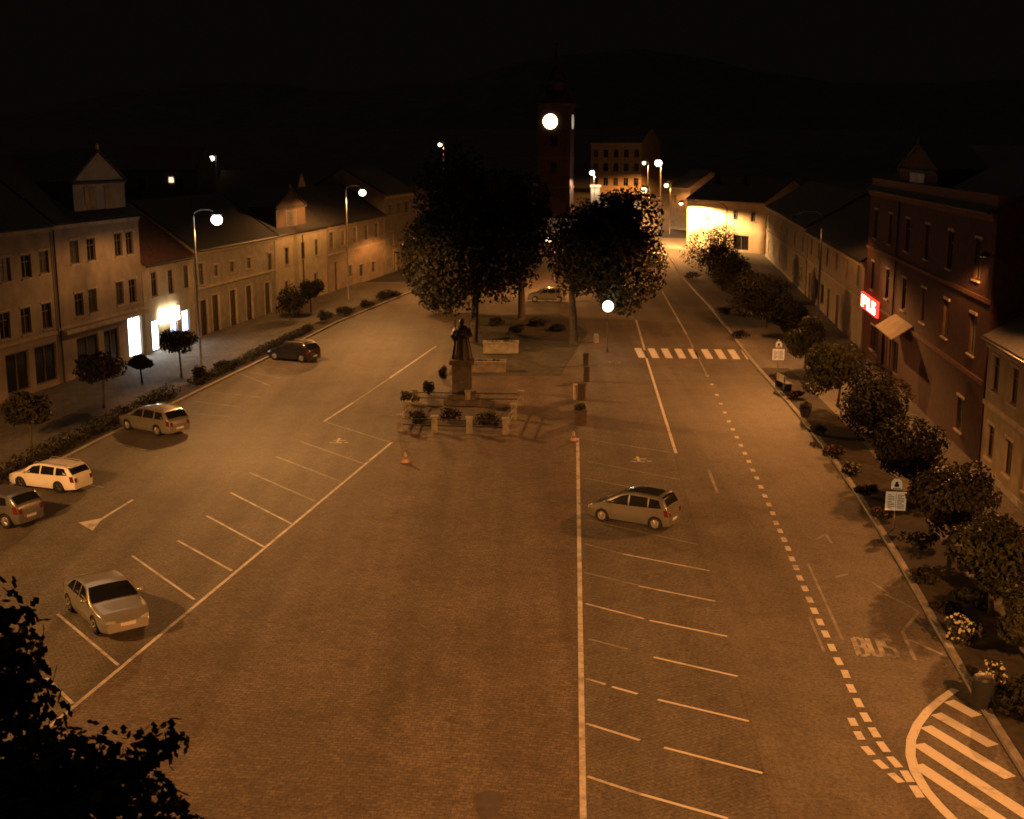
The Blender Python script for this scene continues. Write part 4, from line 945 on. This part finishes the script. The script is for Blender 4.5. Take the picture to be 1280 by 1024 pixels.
        if rails: MB().tube([(rear[1] + .15, s * W * .70, top(rear[1] + .2) + .0), (rear[1] + .25, s * W * .70, zr + .05), (screen[1] - .25, s * W * .70, zr + .05), (screen[1] - .12, s * W * .70, top(screen[1] - .15) + .0)], .02, 6).build('roof_rail', M['metal'], t, True)
    for xp, nm in ((x1 + .008, 1), (x0 - .008, -1)):
        MB().box(xp - .006, xp + .006, -.26, .26, .42, .53).build('licence_plate', M['plate'], t)
    if spoiler: MB().box(rear[1] - .18, rear[1] + .1, -W * .62, W * .62, top(rear[1]) + .015, top(rear[1]) + .05).build('spoiler', paint, t)
    for s in (1, -1):
        for xh in (sidewins[0][0][0] + .12, sidewins[min(1, len(sidewins) - 1)][0][0] + .12):
            MB().box(xh, xh + .16, s * (yy(xh, belt - .12)) - .005, s * (yy(xh, belt - .12)) + s * .02 + .005, belt - .14, belt - .11).build('door_handle', paint, t)
    return t
ESTATE = [(-2.30, .62), (-2.27, .92), (-2.18, 1.0), (-1.88, 1.36), (-1.7, 1.43), (-.2, 1.49), (.35, 1.44), (.65, 1.33), (1.22, .97), (1.9, .82), (2.12, .70), (2.2, .55)]
ESTW = [[(-1.92, 1.02), (-1.18, .98), (-1.16, 1.37), (-1.68, 1.35)], [(-1.05, .98), (-.18, .96), (-.18, 1.40), (-1.03, 1.38)], [(-.08, .96), (.88, .95), (.42, 1.32), (-.08, 1.40)]]
SEDAN = [(-2.2, .62), (-2.22, .9), (-2.1, .97), (-1.55, 1.02), (-.95, 1.33), (-.5, 1.41), (.1, 1.42), (.45, 1.33), (1.1, .96), (1.85, .82), (2.1, .68), (2.2, .52)]
SEDW = [[(-1.25, 1.0), (-.68, .97), (-.66, 1.33), (-.88, 1.29)], [(-.6, .97), (-.1, .95), (-.1, 1.35), (-.58, 1.34)], [(0, .95), (.82, .94), (.35, 1.29), (0, 1.35)]]
MPV = [(-2.05, .66), (-2.04, 1.02), (-1.95, 1.12), (-1.72, 1.52), (-1.5, 1.61), (-.2, 1.66), (.3, 1.60), (.6, 1.48), (1.4, 1.02), (1.95, .86), (2.15, .70), (2.22, .55)]
MPVW = [[(-1.68, 1.10), (-1.05, 1.06), (-1.05, 1.50), (-1.52, 1.46)], [(-.98, 1.06), (-.05, 1.03), (-.05, 1.53), (-.96, 1.51)], [(.03, 1.03), (1.12, 1.02), (.45, 1.42), (.03, 1.53)]]
HATCH = [(-1.95, .62), (-1.94, .95), (-1.85, 1.05), (-1.55, 1.36), (-1.3, 1.43), (-.2, 1.47), (.3, 1.42), (.55, 1.33), (1.15, .98), (1.75, .83), (1.98, .68), (2.05, .52)]
HATW = [[(-1.42, 1.04), (-.98, 1.0), (-.98, 1.34), (-1.28, 1.31)], [(-.9, 1.0), (-.12, .97), (-.12, 1.37), (-.88, 1.35)], [(-.03, .97), (.82, .95), (.36, 1.30), (-.03, 1.37)]]
def place(fpx, rpx, wb, width):
    """wheel contact points of the visible (left) side give position and heading"""
    f, r = G(*fpx), G(*rpx); d = (f - r); d.z = 0; d.normalize(); left = Vector((-d.y, d.x, 0))
    c = (f + r) / 2 - left * (width / 2 - .12); return (c.x, c.y, .014), atan2(d.y, d.x)
silver = paintmat('silver_paint', (.40, .385, .34), .5, .30); whitep = paintmat('white_paint', (.80, .76, .70), 0, .35)
grey = paintmat('grey_paint', (.22, .21, .19), .6, .30); blackp = paintmat('black_paint', (.022, .02, .02), .1, .22); silver2 = paintmat('pale_silver_paint', (.36, .34, .29), .6, .30)
lo, rz = place((750.8, 652.4), (819.5, 663.6), 2.78, 1.80)
car('silver people carrier with a black roof alone in the right bays', paintmat('dull_silver_paint', (.24, .23, .195), .55, .30), MPV, 1.02, MPVW, (1.36, .5), (-1.93, -1.62), 2.78, 1.80, lo, rz, glassroof=paintmat('black_roof_paint', (.03, .025, .025), .1, .25)).scale = (.90,) * 3
lo, rz = place((26, 611), (73, 617), 2.6, 1.76)
car('bright white estate car nose in to the hedge', whitep, ESTATE, .95, ESTW, (1.18, .6), (-2.16, -1.85), 2.6, 1.76, lo, rz, rails=True, spoiler=True, rimmat=M['darkmetal']).scale = (.88,) * 3
lo, rz = place((157, 537), (202, 546), 2.6, 1.75)
car('silver estate car with roof rails by the dark hedge', silver2, ESTATE, .95, ESTW, (1.18, .6), (-2.16, -1.85), 2.6, 1.75, lo, rz, rails=True)
lo, rz = place((340, 450), (382, 454), 2.65, 1.78)
car('black hatchback with shining roof, the farthest in the left bays', blackp, HATCH, .97, HATW, (1.12, .55), (-1.84, -1.55), 2.55, 1.78, lo, rz, rails=True)
lo, rz = place((-42, 652), (6, 660), 2.6, 1.75)
car('grey hatchback half cut off by the left edge', grey, HATCH, .97, HATW, (1.12, .55), (-1.84, -1.55), 2.55, 1.75, lo, rz)
# the sedan faces the diagonal line
a, b_ = G(165, 695), G(243, 750); d = (b_ - a).normalized(); cpos = G(133, 772)
car('silver saloon car facing the slanted bay line', silver, SEDAN, .96, SEDW, (1.06, .42), (-1.5, -.98), 2.62, 1.76, (cpos.x, cpos.y, .014), atan2(d.y, d.x) + .0)
p = G(684, 377); car('dark car parked behind the island trees', grey, HATCH, .97, HATW, (1.12, .55), (-1.84, -1.55), 2.55, 1.75, (p.x, p.y, .014), radians(175))

# ------------------------------------------------------------------ central island: statue, fence, troughs, bins, cones
mb_ = P2(578, 503)
t = thing('statue', 'dark robed statue on a tall stone pedestal inside the low fence', 'statue', mb_)
pd = MB().box(-1.15, 1.15, -1.15, 1.15, 0, .35); pd.box(-.9, .9, -.9, .9, .352, .65); pd.box(-.62, .62, -.62, .62, .652, 2.55); pd.box(-.78, .78, -.78, .78, 2.552, 2.85)
pd.build('pedestal', mat('weathered_stone', (.085, .068, .05), .9, .35, 3, .3), t)
fig = MB(); fig.tube([(0, 0, 2.85), (.02, 0, 3.2), (0, 0, 3.9), (0, -.02, 4.35), (0, -.02, 4.75), (0, 0, 4.95), (0, 0, 5.02)], [.62, .56, .44, .36, .46, .3, .11], 14)
fig.ball((0, -.03, 5.2), .17, .19, .23); fig.tube([(.42, 0, 4.75), (.58, -.2, 4.35), (.3, -.5, 4.3), (.05, -.52, 4.5)], [.15, .13, .1, .07], 8); fig.tube([(-.42, 0, 4.75), (-.6, -.12, 4.3), (-.42, -.4, 4.0)], [.15, .13, .08], 8)
for k in range(9):
    a = pi * 2 * k / 9; fig.tube([(.6 * cos(a), .6 * sin(a), 2.86), (.45 * cos(a), .45 * sin(a), 3.9), (.38 * cos(a), .38 * sin(a), 4.4)], [.1, .07, .03], 6)
fig.build('figure', M['bronze'], t, True)
MB().tube([(-.45, -.42, 2.86), (-.4, -.42, 5.4)], .035, 6).build('staff', M['bronze'], t)
fc = [Vector(P2(*p)) for p in ((500, 539), (632, 543), (651, 507), (519, 505))]
t = thing('monument_fence', 'low stone post fence with dark rails round the statue', 'fence', fc[0])
posts = [fc[0], fc[0].lerp(fc[1], .33), fc[0].lerp(fc[1], .66), fc[1], fc[1].lerp(fc[2], .5), fc[2], fc[2].lerp(fc[3], .5), fc[3], fc[3].lerp(fc[0], .5)]
for p in posts:
    q_ = p - fc[0]; MB().box(q_.x - .17, q_.x + .17, q_.y - .17, q_.y + .17, 0, .88).box(q_.x - .21, q_.x + .21, q_.y - .21, q_.y + .21, .882, .97).build('post', M['oldstone'], t)
for i in range(len(posts)):
    a, b_ = posts[i] - fc[0], posts[(i + 1) % len(posts)] - fc[0]
    m_ = MB()
    for z in (.4, .75): m_.tube([(a.x, a.y, z), (b_.x, b_.y, z)], .035, 6)
    m_.build('rail', M['darkmetal'], t)
mbed = MB(); q_ = [fc[0].lerp(fc[2], .06), fc[1].lerp(fc[3], .06), fc[2].lerp(fc[0], .06), fc[3].lerp(fc[1], .06)]; mbed.poly([(p.x, p.y, .02) for p in q_]); mbed.build('monument_bed', M['soil'], kind='structure')
for i, (px, py, r, h, lab) in enumerate([(522, 528, .7, .7, 'dark low bush in the fenced bed, left front'), (562, 527, .8, .7, 'dark low bush in the fenced bed, under the pedestal'), (607, 530, .9, .75, 'dark low bush in the fenced bed, right front'), (553, 474, .4, .95, 'dark upright bush left of the pedestal'), (535, 494, .55, .95, 'dark round bush at the left back of the fence'), (512, 505, .7, .8, 'olive bush outside the left side of the fence')]):
    bush(lab, P2(px, py), r, h, 70 + i, 'leaf_olive' if 'olive' in lab else 'leaf_hedge', 600, .13, group='bushes round the statue')
isl = MB(); ip = [P2(*p) for p in ((560, 470), (700, 470), (735, 415), (700, 392), (590, 395))]; isl.poly([(p[0], p[1], .012) for p in ip]); isl.build('island_lawn', M['grass'], kind='structure')
def trough(label, px0, px1, py, h, d):
    a, b_ = G(px0, py), G(px1, py); w = (b_ - a).length
    t = thing('planter_trough', label, 'planter', ((a.x + b_.x) / 2, (a.y + b_.y) / 2, 0), atan2(b_.y - a.y, b_.x - a.x), 'pale troughs under the island trees')
    m_ = MB(); m_.box(-w / 2, w / 2, 0, .12, 0, h); m_.box(-w / 2, w / 2, d - .12, d, 0, h); m_.box(-w / 2, -w / 2 + .12, .121, d - .121, 0, h); m_.box(w / 2 - .12, w / 2, .121, d - .121, 0, h); m_.box(-w / 2 - .05, w / 2 + .05, -.05, .121, h + .002, h + .08); m_.box(-w / 2 - .05, w / 2 + .05, d - .121, d + .05, h + .002, h + .08)
    m_.build('tub', mat('pale_concrete', (.38, .335, .26), .85, .3, 2.5, .3), t); MB().box(-w / 2 + .12, w / 2 - .12, .12, d - .12, .1, h - .1).build('soil', M['soil'], t)
    leaves([(-w * .2, d / 2, h + .05, w * .2, d * .35, .12), (w * .22, d / 2, h + .05, w * .2, d * .35, .14)], 160, .1, random.Random(int(px0)), .3).build('plants', M['leaf_hedge'], t)
trough('long pale concrete trough nearer the statue', 590, 632, 466, .75, 1.0)
trough('pale concrete trough farther under the trees', 604, 648, 442, .8, 1.1)
# bins and posts along the island's right side
def binobj(label, px, py, w, h, slats, name='litter_bin'):
    p = P2(px, py); t = thing(name, label, 'bin', p, 0, 'dark bins beside the island')
    MB().box(-w / 2 + .03, w / 2 - .03, -w / 2 + .03, w / 2 - .03, .05, h - .06).build('liner', M['black'], t)
    m_ = MB()
    for k in range(slats):
        x = -w / 2 + w * (k + .5) / slats; q_ = w / slats * .36
        m_.box(x - q_, x + q_, -w / 2 - .02, -w / 2 + .028, 0, h); m_.box(x - q_, x + q_, w / 2 - .028, w / 2 + .02, 0, h); m_.box(-w / 2 - .02, -w / 2 + .028, x - q_, x + q_, 0, h); m_.box(w / 2 - .028, w / 2 + .02, x - q_, x + q_, 0, h)
    m_.build('slats', M['door'], t); MB().box(-w / 2 - .04, w / 2 + .04, -w / 2 - .04, w / 2 + .04, h + .002, h + .05).build('lid', M['darkmetal'], t)
binobj('slim dark bin farthest along the island edge', 732, 457, .36, .9, 3); binobj('tall slim dark bin second along the island edge', 733, 477, .38, 1.0, 3)
binobj('slatted dark bin beside the pale slab', 727, 500, .45, 1.0, 4)
p = P2(719, 499); tag(MB().box(-.11, .11, -.3, .3, 0, .9).box(-.14, .14, -.33, .33, .902, .97).build('stone_slab', M['stone'], loc=p), 'upright pale stone slab left of the slatted bin', 'slab')
p = P2(725, 530); t = thing('square_planter', 'dark square planter with a small shrub nearest the cone', 'planter', p)
MB().box(-.36, .36, -.36, .36, 0, .8).box(-.40, .40, -.40, .40, .802, .88).build('tub', M['door'], t); leaves([(0, 0, 1.0, .36, .36, .28)], 220, .11, random.Random(3), .3).build('shrub', M['leaf_hedge'], t)
p = P2(745, 428); tag(MB().box(-.22, .22, -.22, .22, 0, .55).box(-.17, .17, -.17, .17, .552, .72).build('stone_bollard', M['stone'], loc=p), 'pale square stone bollard below the globe lamp', 'bollard')
def cone(label, px, py, s):
    p = P2(px, py); t = thing('traffic_cone', label, 'traffic cone', (p[0], p[1], .014), 0, 'cones at the bay corners')
    MB().box(-.26 * s, .26 * s, -.26 * s, .26 * s, 0, .06).build('foot', M['orange'], t)
    MB()._lathe([(.21 * s, .06), (.16 * s, .24 * s)], 16, (0, 0, 0)).build('cone_base', M['stone'], t, True); MB()._lathe([(.16 * s, .24 * s + .001), (.11 * s, .42 * s)], 16, (0, 0, 0)).build('band', M['orange'], t, True); MB()._lathe([(.11 * s, .42 * s + .001), (.05 * s, .66 * s)], 16, (0, 0, 0)).build('tip', M['stone'], t, True)
cone('red and white cone standing alone left in the square', 507, 579, .85); cone('red and white cone at the head of the long bay line', 717, 552, .85)

# ------------------------------------------------------------------ right pavement: bus stop signs, bin, bench
def bus_stop(label, px, py, k):
    p = G(px, py); t = thing('bus_stop_sign', label, 'bus stop sign', (p.x, p.y, .142), radians(-8), 'bus stop signs along the kerb')
    MB().tube([(0, .05, 0), (0, .05, 2.3 * k)], .035, 8).build('pole', M['metal'], t)
    bd = MB().box(-.42 * k, .42 * k, -.03, .01, .85 * k, 1.65 * k).build('timetable_board', M['sign_added_glow'], t)
    m_ = MB()
    for i, x in enumerate((-.2, .2)):
        for j in range(9): m_.box((x - .14) * k, (x + (.14 if (j * 7 + i * 3) % 4 else .04)) * k, -.034, -.031, (.95 + j * .07) * k, (.975 + j * .07) * k)
    m_.box(-.008, .008, -.035, -.031, .88 * k, 1.62 * k); m_.build('timetable', M['darkmetal'], bd)
    hd_ = MB(); pts = [(-.22 * k, 1.78 * k), (.22 * k, 1.78 * k)] + [(.22 * k * cos(a), 2.02 * k + .2 * k * sin(a)) for a in [pi * i / 10 for i in range(11)]]
    hd_.poly([(x, -.03, z) for x, z in pts]); hd_.poly([(x, .0, z) for x, z in pts][::-1])
    for i in range(len(pts)): a, b2_ = pts[i], pts[(i + 1) % len(pts)]; hd_.quad((a[0], -.03, a[1]), (a[0], 0, a[1]), (b2_[0], 0, b2_[1]), (b2_[0], -.03, b2_[1]))
    ho = hd_.build('sign_head', M['sign_added_glow'], t)
    MB().box(-.09 * k, .09 * k, -.036, -.031, 1.88 * k, 2.0 * k).box(-.06 * k, .06 * k, -.036, -.031, 2.003 * k, 2.10 * k).box(-.16 * k, .16 * k, -.036, -.031, 1.80 * k, 1.83 * k).build('bus_symbol', M['darkmetal'], ho)
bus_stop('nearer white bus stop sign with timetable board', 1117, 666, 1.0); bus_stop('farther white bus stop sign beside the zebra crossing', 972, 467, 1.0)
p = G(1226, 888); t = thing('litter_bin', 'dark round litter bin at the kerb by the hatched marking', 'bin', (p.x, p.y, .142)); t.scale = (.85,) * 3
MB()._lathe([(.30, 0), (.34, .05), (.37, .85), (.40, .87), (.40, .93), (.30, .97)], 18, (0, 0, 0)).build('body', M['black'], t, True); MB()._lathe([(.33, .975), (.3, 1.08), (.1, 1.15)], 18, (0, 0, 0)).build('lid', M['darkmetal'], t, True)
p = G(1006, 524); t = thing('planter_tub', 'dark round tub with a plant on the kerb past the pale bench', 'planter', (p.x, p.y, .142))
MB()._lathe([(.24, 0), (.36, .45), (.38, .5)], 16, (0, 0, 0)).build('tub', M['black'], t, True); leaves([(0, 0, .65, .38, .38, .3)], 260, .11, random.Random(8), .3).build('plant', M['leaf_hedge'], t)
p = G(980, 488); t = thing('bench', 'pale slatted bench beside the farther bus stop sign', 'bench', (p.x, p.y, .142), radians(100))
m_ = MB(); [m_.box(-.9, .9, -.25 + k * .13, -.15 + k * .13, .43, .47) for k in range(4)]; m_.build('seat', M['stone'], t)
m_ = MB(); [m_.box(-.9, .9, .26, .3, .58 + k * .14, .69 + k * .14) for k in range(3)]; m_.build('backrest', M['stone'], t)
for x in (-.75, .75): MB().box(x - .05, x + .05, -.2, .255, 0, .428).box(x - .04, x + .04, .301, .34, 0, .98).build('leg', M['darkmetal'], t)
p = G(1205, 700); tag(MB().box(-.14, .14, -.14, .14, 0, .55).box(-.19, .19, -.16, .16, .552, 1.15).build('parking_meter', M['stone'], loc=(p.x, p.y, .13)), 'pale parking meter post behind the brown round tree', 'parking meter')

# ------------------------------------------------------------------ sky, added fill light, camera
w = bpy.data.worlds.new('World'); scene.world = w; w.use_nodes = True; nt = w.node_tree
bg = nt.nodes['Background']; sky = nt.nodes.new('ShaderNodeTexSky'); sky.sky_type = 'NISHITA'; sky.sun_disc = False
sky.sun_elevation = radians(-4); sky.sun_rotation = radians(200); sky.dust_density = 3
tint = nt.nodes.new('ShaderNodeMix'); tint.data_type = 'RGBA'; tint.blend_type = 'ADD'; tint.inputs[0].default_value = 1
tint.inputs[7].default_value = (.042, .030, .019, 1)                # glow of the town's sodium lamps in the night air
nt.links.new(sky.outputs[0], tint.inputs[6]); nt.links.new(tint.outputs[2], bg.inputs['Color']); bg.inputs['Strength'].default_value = .06
sl_ = bpy.data.lights.new('night_fill', 'SUN'); sl_.energy = .06; sl_.angle = radians(20); sl_.color = (1, .66, .42)   # added fill that keeps unlit roofs and tree crowns out of black
so = bpy.data.objects.new('night_fill', sl_); COL.objects.link(so); so.rotation_euler = (radians(38), 0, radians(200)); so.location = (0, 0, 60)
cam = bpy.data.cameras.new('camera'); co = bpy.data.objects.new('camera', cam); COL.objects.link(co); scene.camera = co
co.location = (0, 0, H); co.rotation_euler = (pi / 2 - TH, 0, 0)
cam.sensor_fit = 'HORIZONTAL'; cam.sensor_width = 36; cam.lens = F / 1280 * 36; cam.clip_end = 3000; cam.clip_start = .1
cam.dof.use_dof = True; cam.dof.focus_distance = 22; cam.dof.aperture_fstop = 1.7     # cheap fixed-focus lens, a little soft
scene.view_settings.view_transform = 'Standard'; scene.view_settings.look = 'None'; scene.view_settings.exposure = 0; scene.view_settings.gamma = 1
for i in INFO: print('INFO', i)
